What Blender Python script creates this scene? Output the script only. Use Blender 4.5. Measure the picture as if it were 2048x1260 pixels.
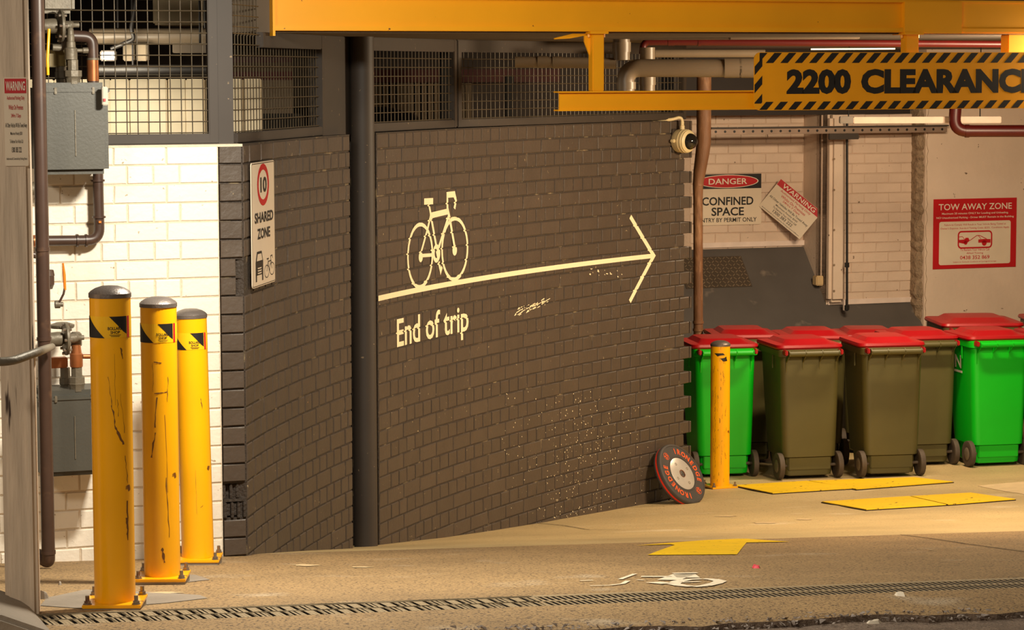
import bpy, bmesh, math, random
from mathutils import Vector, Matrix
random.seed(7)
PI = math.pi
SC = bpy.context.scene
COL = SC.collection
for _o in list(bpy.data.objects):
    bpy.data.objects.remove(_o)

# ------------------------------------------------------------------ camera
FPX, EYE, ROLL = 5200.0, 2.236, 0.003
PITCH = math.atan(482 / FPX)
cam_d = bpy.data.cameras.new('camera')
cam_d.sensor_fit = 'HORIZONTAL'
cam_d.sensor_width = 36.0
cam_d.lens = 36.0 * FPX / 2048.0
cam_d.clip_start, cam_d.clip_end = 0.1, 200
cam = bpy.data.objects.new('camera', cam_d)
COL.objects.link(cam)
cam.matrix_world = Matrix.Translation((0, 0, EYE)) @ Matrix.Rotation(PI / 2 - PITCH, 4, 'X') @ Matrix.Rotation(-ROLL, 4, 'Z')
SC.camera = cam

# ------------------------------------------------------------------ world, lights, exposure
PHI = math.radians(20)
UU = Vector((math.cos(PHI), math.sin(PHI), 0))     # along the street frontage
NN = Vector((-math.sin(PHI), math.cos(PHI), 0))    # into the building
ZZ = Vector((0, 0, 1))
def DU(D, U, z=0.0):
    return NN * D + UU * U + ZZ * z
w = bpy.data.worlds.new('dusk_sky'); SC.world = w; w.use_nodes = True
bg = w.node_tree.nodes['Background']
bg.inputs[0].default_value = (1.0, 0.80, 0.58, 1); bg.inputs[1].default_value = 0.15
SC.view_settings.view_transform = 'Standard'
SC.view_settings.look = 'None'
SC.view_settings.exposure = 0.0
SC.view_settings.gamma = 1.0
SC.view_settings.use_curve_mapping = False
WARM = (1.0, 0.80, 0.52)
def area(name, loc, target, size, power, color=WARM, size_y=None, spread=180):
    l = bpy.data.lights.new(name, 'AREA'); l.energy = power; l.color = color
    l.size = size
    if size_y: l.shape = 'RECTANGLE'; l.size_y = size_y
    l.spread = math.radians(spread)
    o = bpy.data.objects.new(name, l); COL.objects.link(o); o.location = loc
    o.rotation_euler = (Vector(target) - Vector(loc)).to_track_quat('-Z', 'Y').to_euler()
    return o
def spot(name, loc, target, power, angle, blend=0.5, radius=0.1, color=WARM):
    l = bpy.data.lights.new(name, 'SPOT'); l.energy = power; l.color = color
    l.spot_size = math.radians(angle); l.spot_blend = blend; l.shadow_soft_size = radius
    o = bpy.data.objects.new(name, l); COL.objects.link(o); o.location = loc
    o.rotation_euler = (Vector(target) - Vector(loc)).to_track_quat('-Z', 'Y').to_euler()
    return o
# entrance lamp on the facade above the bollards, just out of frame
area('entrance_lamp', DU(9.35, 2.75, 2.78), DU(10.6, 2.5, 0.4), 0.30, 134, (1.0, 0.92, 0.76), 0.2)
# added fill in place of street ambience, behind the viewer to the left
area('street_fill', (-3.5, 1.0, 5.5), (-1.0, 10.0, 0.8), 0.8, 240, (1.0, 0.88, 0.70))
# soffit lights: one beyond the right edge, one bin bay fill added behind the clearance sign
AMBER = (1.0, 0.77, 0.50)
area('driveway_ceiling_light', (3.4, 14.3, 2.38), (1.2, 15.6, -0.2), 0.9, 230, AMBER, 0.15)
area('bin_bay_fill', (3.1, 18.7, 2.26), (2.9, 20.0, 0.4), 0.9, 105, AMBER, 0.12)
area('plant_room_light', (-2.30, 14.55, 2.3), (-2.1, 15.2, 1.9), 0.3, 9, (1.0, 0.88, 0.66))

# ------------------------------------------------------------------ pixel helpers (2048 x 1260 frame)
_F = Vector((0, math.cos(PITCH), -math.sin(PITCH))); _U = Vector((0, math.sin(PITCH), math.cos(PITCH)))
CAMP = Vector((0, 0, EYE))
def ray(x, y):
    a, b = x - 1024.0, 630.0 - y
    a, b = a * math.cos(ROLL) + b * math.sin(ROLL), -a * math.sin(ROLL) + b * math.cos(ROLL)
    return Vector((a, 0, 0)) + _U * b + _F * FPX
def PY(x, y, Y):
    d = ray(x, y); return CAMP + d * (Y / d.y)
def PD(x, y, D):
    d = ray(x, y); return CAMP + d * (D / d.dot(NN))
def PZ(x, y, z):
    d = ray(x, y); return CAMP + d * ((z - EYE) / d.z)
def toDU(p):
    return p.dot(NN), p.dot(UU)
# ground profile: level apron, then a ramp going down into the building
_G = [(0, .70), (7.0, .51), (8.3, .445), (8.7, .420), (9.77, .284), (10.93, .128), (11.7, .02), (13.18, -.285), (13.54, -.345),
      (14.27, -.466), (14.73, -.532), (15.19, -.588), (15.67, -.632), (16.04, -.66), (16.6, -.72), (17.1, -.765), (17.6, -.78), (60, -.78)]
_UR = [(-9, 1.7), (9.0, 1.7), (11.7, 2.5), (13.2, 3.9), (14.3, 4.77), (15, 5.5), (99, 5.5)]   # profile measured along this line
def gz(D, U):
    for (d0, z0), (d1, z1) in zip(_G, _G[1:]):
        if D <= d1:
            z = z0 + (z1 - z0) * (D - d0) / (d1 - d0); break
    k = min(1, max(0, (15.0 - D) / 3.0))
    for (d0, u0), (d1, u1) in zip(_UR, _UR[1:]):
        if D <= d1:
            ur = u0 + (u1 - u0) * (D - d0) / (d1 - d0); break
    return z - 0.037 * k * (U - ur)
def gzp(p):
    return gz(p.dot(NN), p.dot(UU))
def PG(x, y):
    d = ray(x, y); lo, hi = 5.0 / d.y, 40.0 / d.y
    for _ in range(60):
        m = (lo + hi) / 2; p = CAMP + d * m
        if p.z > gzp(p): lo = m
        else: hi = m
    p = CAMP + d * lo; p.z = gzp(p); return p
# curved brick wall: circle in plan
CC, CR = Vector((10.183, 10.6156, 0)), 11.473
def arcp(a, z=0.0, off=0.0):          # off > 0: towards the driveway
    return Vector((CC.x - (CR - off) * math.cos(a), CC.y + (CR - off) * math.sin(a), z))
def PA(x, y, off=0.0):                # pixel on the curved wall -> (arc length, z)
    d = ray(x, y); c = Vector((CC.x, CC.y)); dd = Vector((d.x, d.y)); R = CR - off
    A, B, Q = dd.dot(dd), -2 * dd.dot(c), c.dot(c) - R * R
    rt = math.sqrt(max(0, B * B - 4 * A * Q))
    for t in ((-B - rt) / (2 * A), (-B + rt) / (2 * A)):
        p = CAMP + d * t
        if 11 < p.y < 20:
            break
    a = math.asin((p.y - CC.y) / R)
    return a * CR, p.z

# ------------------------------------------------------------------ mesh helpers
class MB:
    def __init__(s): s.v = []; s.f = []
    def add(s, vs, fs):
        n = len(s.v); s.v += [Vector(p) for p in vs]; s.f += [[i + n for i in f] for f in fs]; return s
    def box(s, c, size, ax=None):
        X, Y, Z = ax or (Vector((1, 0, 0)), Vector((0, 1, 0)), ZZ); c = Vector(c)
        h = [q / 2 for q in size]
        vs = [c + X * (i * h[0]) + Y * (j * h[1]) + Z * (k * h[2]) for k in (-1, 1) for j in (-1, 1) for i in (-1, 1)]
        return s.add(vs, [[0, 2, 3, 1], [4, 5, 7, 6], [0, 1, 5, 4], [2, 6, 7, 3], [0, 4, 6, 2], [1, 3, 7, 5]])
    def tube(s, pts, r, n=14, cap=True):
        pts = [Vector(p) for p in pts]; rs = r if isinstance(r, (list, tuple)) else [r] * len(pts)
        t0 = (pts[1] - pts[0]).normalized(); a = t0.orthogonal().normalized(); prev = t0; base = len(s.v)
        for i, p in enumerate(pts):
            t = (pts[min(i + 1, len(pts) - 1)] - pts[max(i - 1, 0)])
            if t.length < 1e-9: t = prev
            t.normalize(); q = prev.rotation_difference(t); a = (q @ a); a = (a - t * a.dot(t)).normalized(); b = t.cross(a); prev = t
            for k in range(n):
                th = 2 * PI * k / n; s.v.append(p + (a * math.cos(th) + b * math.sin(th)) * rs[i])
        for i in range(len(pts) - 1):
            for k in range(n):
                k2 = (k + 1) % n
                s.f.append([base + i * n + k, base + i * n + k2, base + (i + 1) * n + k2, base + (i + 1) * n + k])
        if cap:
            s.f.append([base + k for k in range(n)][::-1]); s.f.append([base + (len(pts) - 1) * n + k for k in range(n)])
        return s
    def cyl(s, p0, p1, r, n=16): return s.tube([p0, p1], r, n)
    def lathe(s, prof, o, axis, n=28, ref=None, cap=True):   # prof: (radius, height)
        o = Vector(o); t = Vector(axis).normalized(); a = (Vector(ref) if ref else t.orthogonal()).normalized(); b = t.cross(a); base = len(s.v)
        for r, h in prof:
            for k in range(n):
                th = 2 * PI * k / n; s.v.append(o + t * h + (a * math.cos(th) + b * math.sin(th)) * r)
        for i in range(len(prof) - 1):
            for k in range(n):
                k2 = (k + 1) % n
                s.f.append([base + i * n + k, base + i * n + k2, base + (i + 1) * n + k2, base + (i + 1) * n + k])
        if cap:
            s.f.append([base + k for k in range(n)][::-1]); s.f.append([base + (len(prof) - 1) * n + k for k in range(n)])
        return s
    def prism(s, poly, o, ex, ey, ez, h):                    # poly in (ex, ey), extruded h along ez
        o = Vector(o); n = len(poly)
        lo = [o + ex * a + ey * b for a, b in poly]; hi = [p + ez * h for p in lo]
        return s.add(lo + hi, [list(range(n))[::-1], [n + i for i in range(n)]] + [[i, (i + 1) % n, n + (i + 1) % n, n + i] for i in range(n)])
    def build(s, name, mat, parent=None, bevel=0.0, seg=2, smooth=35, local=False):
        bm = bmesh.new()
        off = Vector((0, 0, 0)); q = None if local else parent
        while q: off = off + q.location; q = q.parent
        vs = [bm.verts.new(p - off) for p in s.v]
        for f in s.f:
            try: bm.faces.new([vs[i] for i in f])
            except ValueError: pass
        bmesh.ops.recalc_face_normals(bm, faces=bm.faces)
        if bevel:
            es = [e for e in bm.edges if len(e.link_faces) == 2 and e.calc_face_angle(0) > 0.6]
            bmesh.ops.bevel(bm, geom=es, offset=bevel, segments=seg, affect='EDGES', clamp_overlap=True)
        me = bpy.data.meshes.new(name); bm.to_mesh(me); bm.free()
        if smooth:
            me.polygons.foreach_set('use_smooth', [True] * len(me.polygons))
            me.set_sharp_from_angle(angle=math.radians(smooth))
        me.materials.append(mat)
        o = bpy.data.objects.new(name, me); COL.objects.link(o)
        if parent: o.parent = parent
        return o
def tag(o, label, cat, group=None):
    o['label'] = label; o['category'] = cat
    if group: o['group'] = group
    return o
def thing(name, label, cat, loc, group=None):
    o = bpy.data.objects.new(name, None); COL.objects.link(o); o.location = loc; o.empty_display_size = .1
    return tag(o, label, cat, group)
def struct(o, label=None):
    o['kind'] = 'structure'
    if label: o['label'] = label
    return o
def copy_tree(o, parent=None):
    c = o.copy(); COL.objects.link(c); c.parent = parent
    for ch in o.children: copy_tree(ch, c)
    return c
def arcpts(c, r, a0, a1, n, ex, ey):
    return [Vector(c) + ex * (r * math.cos(a0 + (a1 - a0) * i / n)) + ey * (r * math.sin(a0 + (a1 - a0) * i / n)) for i in range(n + 1)]
def bend(pts, r, n=6):                                        # round the corners of a pipe run
    pts = [Vector(p) for p in pts]; out = [pts[0]]
    for a, b, c in zip(pts, pts[1:], pts[2:]):
        d1, d2 = (a - b), (c - b); q = min(r, d1.length * .49, d2.length * .49)
        p0, p1 = b + d1.normalized() * q, b + d2.normalized() * q
        for i in range(n + 1):
            t = i / n; out.append(p0 * (1 - t) ** 2 + b * (2 * t * (1 - t)) + p1 * t * t)
    return out + [pts[-1]]
FR = (UU, NN, ZZ)

# ------------------------------------------------------------------ materials
def lin(c):
    return tuple(((x / 255) / 12.92 if x / 255 <= .04045 else ((x / 255 + .055) / 1.055) ** 2.4) for x in c)
_M = {}
def mat(name, col, rough=.6, metal=0, var=.12, scale=8, bump=.0, bscale=60, col2=None, thr=(.55, .72), scale2=3, det=6, rnd=0, emit=0, spec=.5, stretch=None, col3=None, thr3=(.68, .72), scale3=30, trans=0, coat=0):
    if name in _M: return _M[name]
    m = bpy.data.materials.new(name); m.use_nodes = True; nt = m.node_tree; N = nt.nodes; L = nt.links
    p = N['Principled BSDF']; p.inputs['Roughness'].default_value = rough; p.inputs['Metallic'].default_value = metal
    p.inputs['Specular IOR Level'].default_value = spec
    if trans: p.inputs['Transmission Weight'].default_value = trans
    if coat: p.inputs['Coat Weight'].default_value = coat
    tc = N.new('ShaderNodeTexCoord'); src = tc.outputs['Object']
    if rnd:
        oi = N.new('ShaderNodeObjectInfo'); va = N.new('ShaderNodeVectorMath'); va.operation = 'ADD'
        sc = N.new('ShaderNodeVectorMath'); sc.operation = 'SCALE'; sc.inputs[0].default_value = (17, 31, 11)
        L.new(oi.outputs['Random'], sc.inputs['Scale']); L.new(src, va.inputs[0]); L.new(sc.outputs[0], va.inputs[1]); src = va.outputs[0]
    if stretch:
        mp = N.new('ShaderNodeMapping'); mp.inputs['Scale'].default_value = stretch; L.new(src, mp.inputs[0]); src = mp.outputs[0]
    def noise(s, d=det):
        n = N.new('ShaderNodeTexNoise'); n.inputs['Scale'].default_value = s; n.inputs['Detail'].default_value = d; L.new(src, n.inputs['Vector']); return n
    def mix(fac, a, b):
        x = N.new('ShaderNodeMix'); x.data_type = 'RGBA'
        if hasattr(fac, 'links'): L.new(fac, x.inputs[0])
        else: x.inputs[0].default_value = fac
        for sock, val in ((x.inputs[6], a), (x.inputs[7], b)):
            if hasattr(val, 'links'): L.new(val, sock)
            else: sock.default_value = (*val, 1)
        return x.outputs[2]
    def ramp(sock, lo, hi):
        r = N.new('ShaderNodeMapRange'); r.inputs[1].default_value = lo; r.inputs[2].default_value = hi; L.new(sock, r.inputs[0]); return r.outputs[0]
    c = lin(col); dk = tuple(x * (1 - var) for x in c); lt = tuple(min(1, x * (1 + var)) for x in c)
    n1 = noise(scale); out = mix(ramp(n1.outputs[0], .3, .7), dk, lt)
    if rnd:
        r = ramp(oi.outputs['Random'], 0, 1); b = N.new('ShaderNodeMath'); b.operation = 'MULTIPLY_ADD'; b.inputs[1].default_value = 2 * rnd; b.inputs[2].default_value = 1 - rnd
        L.new(r, b.inputs[0]); vm = N.new('ShaderNodeVectorMath'); vm.operation = 'SCALE'; L.new(out, vm.inputs[0]); L.new(b.outputs[0], vm.inputs['Scale']); out = vm.outputs[0]
    if col2:
        n2 = noise(scale2, 8); out = mix(ramp(n2.outputs[0], *thr), out, lin(col2))
    if col3:
        n3 = noise(scale3, 3); out = mix(ramp(n3.outputs[0], *thr3), out, lin(col3))
    if hasattr(out, 'links'): L.new(out, p.inputs['Base Color'])
    if bump:
        nb = noise(bscale, 4); bn = N.new('ShaderNodeBump'); bn.inputs['Strength'].default_value = bump; bn.inputs['Distance'].default_value = .01
        L.new(nb.outputs[0], bn.inputs['Height']); L.new(bn.outputs[0], p.inputs['Normal'])
    if emit:
        p.inputs['Emission Color'].default_value = (*c, 1); p.inputs['Emission Strength'].default_value = emit
    _M[name] = m; return m
M_WHITEBRICK = mat('white_painted_brick', (238, 228, 212), .55, var=.03, scale=5, bump=.25, bscale=45, rnd=.03, col3=(170, 150, 125), thr3=(.70, .74), scale3=38)
M_WHITEMORT = mat('white_painted_mortar', (208, 192, 170), .7, var=.05, bump=.5, bscale=60)
M_DARKBRICK = mat('charcoal_painted_brick', (78, 66, 56), .5, var=.08, scale=7, bump=.25, bscale=40, rnd=.07, col3=(170, 150, 118), thr3=(.72, .75), scale3=46)
M_DARKMORT = mat('charcoal_painted_mortar', (56, 46, 38), .7, var=.1, bump=.8, bscale=70, col2=(140, 122, 92), thr=(.6, .74), scale2=9)
M_BACKBRICK = mat('dusty_white_brick', (214, 190, 170), .65, var=.06, scale=4, bump=.3, bscale=40, rnd=.03, col3=(120, 98, 80), thr3=(.72, .76), scale3=24)
M_BACKMORT = mat('dusty_white_mortar', (196, 172, 152), .75, var=.08, bump=.5)
M_RENDER = mat('dusty_white_render', (218, 196, 176), .65, var=.05, scale=3, bump=.25, bscale=25, col3=(110, 88, 70), thr3=(.71, .74), scale3=20)
M_ROUGHEDGE = mat('broken_render_edge', (150, 128, 104), .85, var=.3, scale=30, bump=1.2, bscale=60)
M_CONC = mat('driveway_concrete', (188, 164, 118), .65, var=.14, scale=1.3, bump=.3, bscale=55, col2=(215, 196, 160), thr=(.60, .80), scale2=2.2, col3=(120, 96, 66), thr3=(.62, .70), scale3=70)
M_APRON = mat('apron_aggregate_painted_shade', (164, 134, 92), .75, var=.16, scale=1.6, bump=.9, bscale=80, col2=(190, 172, 146), thr=(.60, .80), scale2=2.4, col3=(84, 66, 48), thr3=(.54, .62), scale3=90)  # speckled aggregate; its darker tone paints in the shadow edge at the crest
M_ROAD = mat('road_asphalt', (128, 110, 96), .8, var=.25, scale=14, bump=1.0, bscale=90, col2=(170, 150, 130), thr=(.58, .75), scale2=60)
M_PATCH = mat('grey_cement_patch', (142, 130, 116), .7, var=.14, scale=4, bump=.4, bscale=50)
M_YEL = mat('yellow_enamel', (248, 176, 4), .32, var=.05, scale=4, col3=(120, 70, 20), thr3=(.705, .73), scale3=14, coat=.2)
M_YELBEAM = mat('yellow_steel_paint', (238, 164, 6), .45, var=.05, scale=3, col3=(110, 66, 18), thr3=(.74, .76), scale3=26)
M_CAP = mat('grey_cast_cap', (120, 110, 104), .38, metal=.55, var=.12, scale=18, bump=.15, bscale=120)
M_BOLT = mat('zinc_bolt', (150, 138, 125), .4, metal=.8, var=.2, scale=60, col2=(120, 70, 40), scale2=40)
M_BLACK = mat('black_print', (28, 24, 22), .5, var=.1)
M_RED = mat('red_print', (190, 20, 28), .45, var=.04)
M_WHITE = mat('white_print', (232, 220, 200), .5, var=.03)
M_SIGNW = mat('white_sign_sheet', (226, 208, 184), .4, var=.04, scale=6)
M_MURAL = mat('cream_wall_paint', (244, 228, 190), .55, var=.03)
M_STEELDK = mat('charcoal_steel', (58, 49, 42), .6, var=.08, scale=5, col3=(130, 110, 85), thr3=(.72, .74), scale3=40)
M_WIRE = mat('galvanised_wire', (80, 68, 50), .5, metal=.2, var=.2, scale=30)
M_WOOD = mat('weathered_post', (206, 186, 164), .8, var=.18, scale=6, bump=.6, bscale=14, stretch=(6, 6, .5), col3=(70, 54, 44), thr3=(.66, .72), scale3=7)
M_METER = mat('grey_meter_paint', (70, 68, 61), .5, var=.08, scale=5, bump=.08, bscale=80)
M_VALVE = mat('grey_cast_valve', (104, 95, 80), .5, metal=.2, var=.15, scale=20, bump=.2)
M_BROWNPIPE = mat('brown_painted_pipe', (66, 47, 38), .4, var=.12, scale=9, col2=(96, 70, 52), thr=(.6, .75), scale2=12)
M_COPPER = mat('copper_pipe', (160, 98, 58), .4, metal=.6, var=.2, scale=14)
M_ORANGE = mat('orange_grip', (230, 120, 20), .5)
M_RUST = mat('rusty_downpipe', (112, 76, 48), .65, var=.2, scale=8, bump=.4, bscale=40, col2=(150, 112, 78), thr=(.5, .7), scale2=16, stretch=(1, 1, .35))
M_PVC = mat('grey_plastic_pipe', (118, 103, 85), .4, var=.06, scale=5)
M_REDPIPE = mat('red_sprinkler_pipe', (78, 13, 10), .4, var=.1)
M_CEIL = mat('grey_concrete_soffit', (92, 78, 62), .85, var=.1, scale=3, bump=.3, bscale=25)
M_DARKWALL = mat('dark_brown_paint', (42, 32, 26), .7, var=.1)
M_GREYPLINTH = mat('dark_grey_ramp_paint', (86, 80, 76), .55, var=.10, scale=3, bump=.15, bscale=30, col3=(130, 118, 106), thr3=(.66, .76), scale3=5)
M_ALU = mat('aluminium_strip', (228, 208, 196), .45, metal=.0, var=.08)
M_GREEN = mat('bright_green_plastic', (0, 178, 22), .42, var=.04, scale=4)
M_OLIVE = mat('olive_green_plastic', (80, 74, 38), .5, var=.06, scale=5)
M_DKGREEN = mat('dark_green_plastic', (24, 74, 52), .45, var=.06)
M_LID = mat('red_lid_plastic', (158, 8, 18), .4, var=.06, scale=6, col2=(128, 50, 44), thr=(.62, .8), scale2=5)
M_TYRE = mat('grey_rubber_wheel', (74, 62, 50), .7, var=.15, scale=20)
M_RUBBER = mat('black_bumper_rubber', (66, 60, 56), .6, var=.1, scale=14, bump=.1, bscale=90)
M_PLATEORANGE = mat('orange_plate_print', (232, 92, 36), .5, var=.06)
M_HUB = mat('brushed_steel_hub', (226, 218, 208), .3, metal=.5, var=.06, scale=14)
M_GRATE = mat('cast_iron_grate', (158, 138, 106), .65, metal=.0, var=.15, scale=20, bump=.3)
M_VOID = mat('dirt_and_slot_shade', (30, 20, 14), .9)  # dirt and cracks, also the shade painted into the drain slots
M_FLOORYEL = mat('yellow_floor_paint', (246, 202, 16), .55, var=.06, scale=5, bump=.2, bscale=40, col3=(110, 74, 24), thr3=(.66, .70), scale3=22)
M_FLOORWHITE = mat('white_floor_paint', (236, 222, 196), .6, var=.05)
M_CREAM = mat('cream_camera_housing', (214, 194, 148), .45, var=.04)
M_DOME = mat('smoked_dome', (30, 28, 26), .06, spec=.8)
M_PALE = mat('pale_ribbed_cladding', (226, 212, 184), .6, var=.05)
M_GLOW = mat('lamp_lens', (255, 240, 210), .5, emit=14)

# ------------------------------------------------------------------ ground
GD0, GD1, ROADD = 8.37, 8.58, 7.84
def gridmesh(name, Ds, Us, zf, m, skip=None, edge=None):
    mb = MB(); nU = len(Us)
    for i, D in enumerate(Ds):
        for j, U in enumerate(Us):
            d = D + (edge(i, U) if edge else 0)
            mb.v.append(DU(d, U, zf(d, U)))
    for i in range(len(Ds) - 1):
        if skip and skip(Ds[i]): continue
        for j in range(nU - 1):
            a = i * nU + j; mb.f.append([a, a + 1, a + nU + 1, a + nU])
    return mb.build(name, m, smooth=60)
def lerp(a, b, n): return [a + (b - a) * i / n for i in range(n + 1)]
Us = lerp(-5, 15, 160)
rr = random.Random(3); _edge = {round(U, 3): rr.uniform(-.03, .03) + .03 * math.sin(U * 5) for U in Us}
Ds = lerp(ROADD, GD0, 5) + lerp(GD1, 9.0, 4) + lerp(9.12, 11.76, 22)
floor = struct(gridmesh('floor_apron', Ds, Us, gz, M_APRON, skip=lambda D: abs(D - GD0) < 1e-6, edge=lambda i, U: _edge[round(U, 3)] if i == 0 else 0), 'exposed aggregate apron before the entrance with shade painted into its browner tone')
floor_in = struct(gridmesh('floor', lerp(11.76, 24, 102), Us, gz, M_CONC), 'smooth tan concrete driveway running down into the building')
road = struct(gridmesh('road', lerp(1.0, ROADD + .02, 60), Us, lambda D, U: gz(D, U) - .022 + rr.uniform(-.004, .004), M_ROAD), 'rough asphalt road edge in the foreground')
lip = MB()
for U0, U1 in zip(Us, Us[1:]):
    a, b = DU(ROADD + _edge[round(U0, 3)], U0), DU(ROADD + _edge[round(U1, 3)], U1); za, zb = gzp(a), gzp(b)
    lip.add([a + ZZ * za, b + ZZ * zb, b + ZZ * (zb - .08), a + ZZ * (za - .08)], [[0, 1, 2, 3]])
lip.build('driveway_edge', M_ROAD, floor)
cr = MB(); rc_ = random.Random(8)
for i in range(1500):
    U = rc_.uniform(-.5, 6.5); D = ROADD + .02 * math.sin(U * 5) + rc_.gauss(.0, .035); s_ = rc_.uniform(.004, .016); p = DU(D, U, gz(D, U) - (.012 if D < ROADD else -.001))
    cr.add([p + Vector((rc_.uniform(-s_, s_), rc_.uniform(-s_, s_), rc_.uniform(-.2, 1) * s_)) for _ in range(4)], [[0, 1, 2], [0, 1, 3], [1, 2, 3], [0, 2, 3]])
cro = cr.build('asphalt_crumbs', mat('grey_asphalt_crumbs', (150, 138, 130), .85, var=.3, scale=20), None, smooth=0); cro['kind'] = 'stuff'; cro['label'] = 'grey broken asphalt crumbs along the road edge'
def ground_poly(name, polys, m, parent, h=.003, step=.12, world=False):
    bm = bmesh.new()
    for pl in polys:
        pts = [p if isinstance(p, Vector) else PG(*p) for p in pl]
        vs = [bm.verts.new((p.dot(UU), p.dot(NN), 0)) for p in pts]
        try: bm.faces.new(vs)
        except ValueError: pass
    bmesh.ops.triangulate(bm, faces=bm.faces)
    us = [v.co.x for v in bm.verts]; ds = [v.co.y for v in bm.verts]
    for lo, hi, nrm in ((min(us), max(us), (1, 0, 0)), (min(ds), max(ds), (0, 1, 0))):
        k = math.floor(lo / step) + 1
        while k * step < hi:
            bmesh.ops.bisect_plane(bm, geom=bm.verts[:] + bm.edges[:] + bm.faces[:], plane_co=Vector(nrm) * (k * step), plane_no=nrm); k += 1
    for v in bm.verts:
        U, D = v.co.x, v.co.y; v.co = DU(D, U, gz(D, U) + h)
    bmesh.ops.recalc_face_normals(bm, faces=bm.faces)
    me = bpy.data.meshes.new(name); bm.to_mesh(me); bm.free(); me.materials.append(m)
    o = bpy.data.objects.new(name, me); COL.objects.link(o); o.parent = parent; return o
def ribbon(pts, wd):                       # pixel polyline -> ground ribbon polys (world metres wide)
    P = [PG(*p) for p in pts]; out = []
    for a, b in zip(P, P[1:]):
        t = (b - a); t.z = 0; t.normalize(); q = ZZ.cross(t) * (wd / 2); out.append([a - q, b - q, b + q, a + q])
    return out
ground_poly('arrow_marking', [[(1295, 1111), (1350, 1091), (1340, 1089.5), (1272, 1092), (1400, 1082), (1475, 1078.5), (1500, 1079), (1580, 1084.5), (1493, 1086), (1474, 1110)]], M_FLOORYEL, floor)['label'] = 'yellow arrow painted on the driveway pointing inside'
def ell(cx, cy, rx, ry, n=28): return [(cx + rx * math.cos(2 * PI * i / n), cy + ry * math.sin(2 * PI * i / n)) for i in range(n + 1)]
bp = ribbon([(1347, 1169), (1356, 1164), (1375, 1160.5), (1405, 1159), (1425, 1160), (1441, 1163.5), (1432, 1168), (1410, 1173), (1385, 1174.5), (1362, 1172.5), (1347, 1169)], .05)
bp += ribbon([(1337, 1161.5), (1368, 1150), (1377, 1157)], .09) + ribbon([(1346, 1148), (1395, 1147)], .05) + ribbon([(1282, 1154.5), (1344, 1154.5)], .05)
bp += ribbon([(1360, 1166), (1400, 1164.5)], .04) + ribbon([(1306, 1168), (1336, 1166.5)], .11)
bp += ribbon([(1180, 1173), (1220, 1172), (1245, 1169), (1256, 1163)], .02) + ribbon([(1160, 1163), (1186, 1162)], .02) + ribbon([(1240, 1160), (1270, 1149)], .02) + ribbon([(1274, 1161), (1288, 1162)], .02)
ground_poly('bicycle_marking', bp, M_FLOORWHITE, floor, h=.0035)['label'] = 'worn white bicycle symbol painted before the drain'
ground_poly('cement_patch', [[(80, 1212), (95, 1196), (170, 1180), (330, 1186), (400, 1191), (415, 1197), (330, 1207), (180, 1219)]], M_PATCH, floor, h=.002)
ground_poly('cement_patch', [[(250, 1165), (300, 1150), (390, 1150), (420, 1160), (330, 1170)]], M_PATCH, floor, h=.002)
ground_poly('crack', ribbon([(1070, 1046), (1130, 1052), (1180, 1060), (1240, 1060)], .008), M_VOID, floor_in)
ground_poly('crack', ribbon([(1800, 1070), (1850, 1076), (1930, 1088), (2048, 1104)], .01), M_VOID, floor)
ground_poly('pale_concrete_slab', [[(1955, 972), (2060, 962), (2120, 985), (2060, 992)]], M_FLOORWHITE and mat('pale_concrete', (214, 188, 146), .7, var=.1, bump=.4), floor_in, h=.002)
for cx_, cy_, rx_, ry_ in ((610, 1131, 34, 2.2), (722, 1135, 30, 1.6), (1452, 1033, 26, 1.4), (1528, 1046, 34, 1.6), (1610, 1039, 24, 1.6), (1860, 1101, 8, .6), (330, 1186, 40, 2)):
    rq = random.Random(int(cx_)); ground_poly('pale_smear', [[(cx_ + rx_ * math.cos(2 * PI * i / 16) * rq.uniform(.5, 1), cy_ + ry_ * math.sin(2 * PI * i / 16) * rq.uniform(.5, 1)) for i in range(16)]], mat('pale_smear', (206, 180, 138), .7, var=.12, bump=.4), floor_in if cy_ < 1060 else floor, h=.0022)
# kerb stub beside the post, bottom left
mb = MB(); mb.prism([(0, 0), (.34, 0), (.30, .03), (.16, .09), (-.4, .10), (-.4, 0)], DU(8.12, PD(50, 1240, 8.3).dot(UU) - .26, gz(8.2, 1.2) - .015), UU, ZZ, NN, .62)
kb = mb.build('kerb_stub', M_PATCH, None, bevel=.02, seg=3); struct(kb, 'low concrete kerb stub at the foot of the post')

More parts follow.
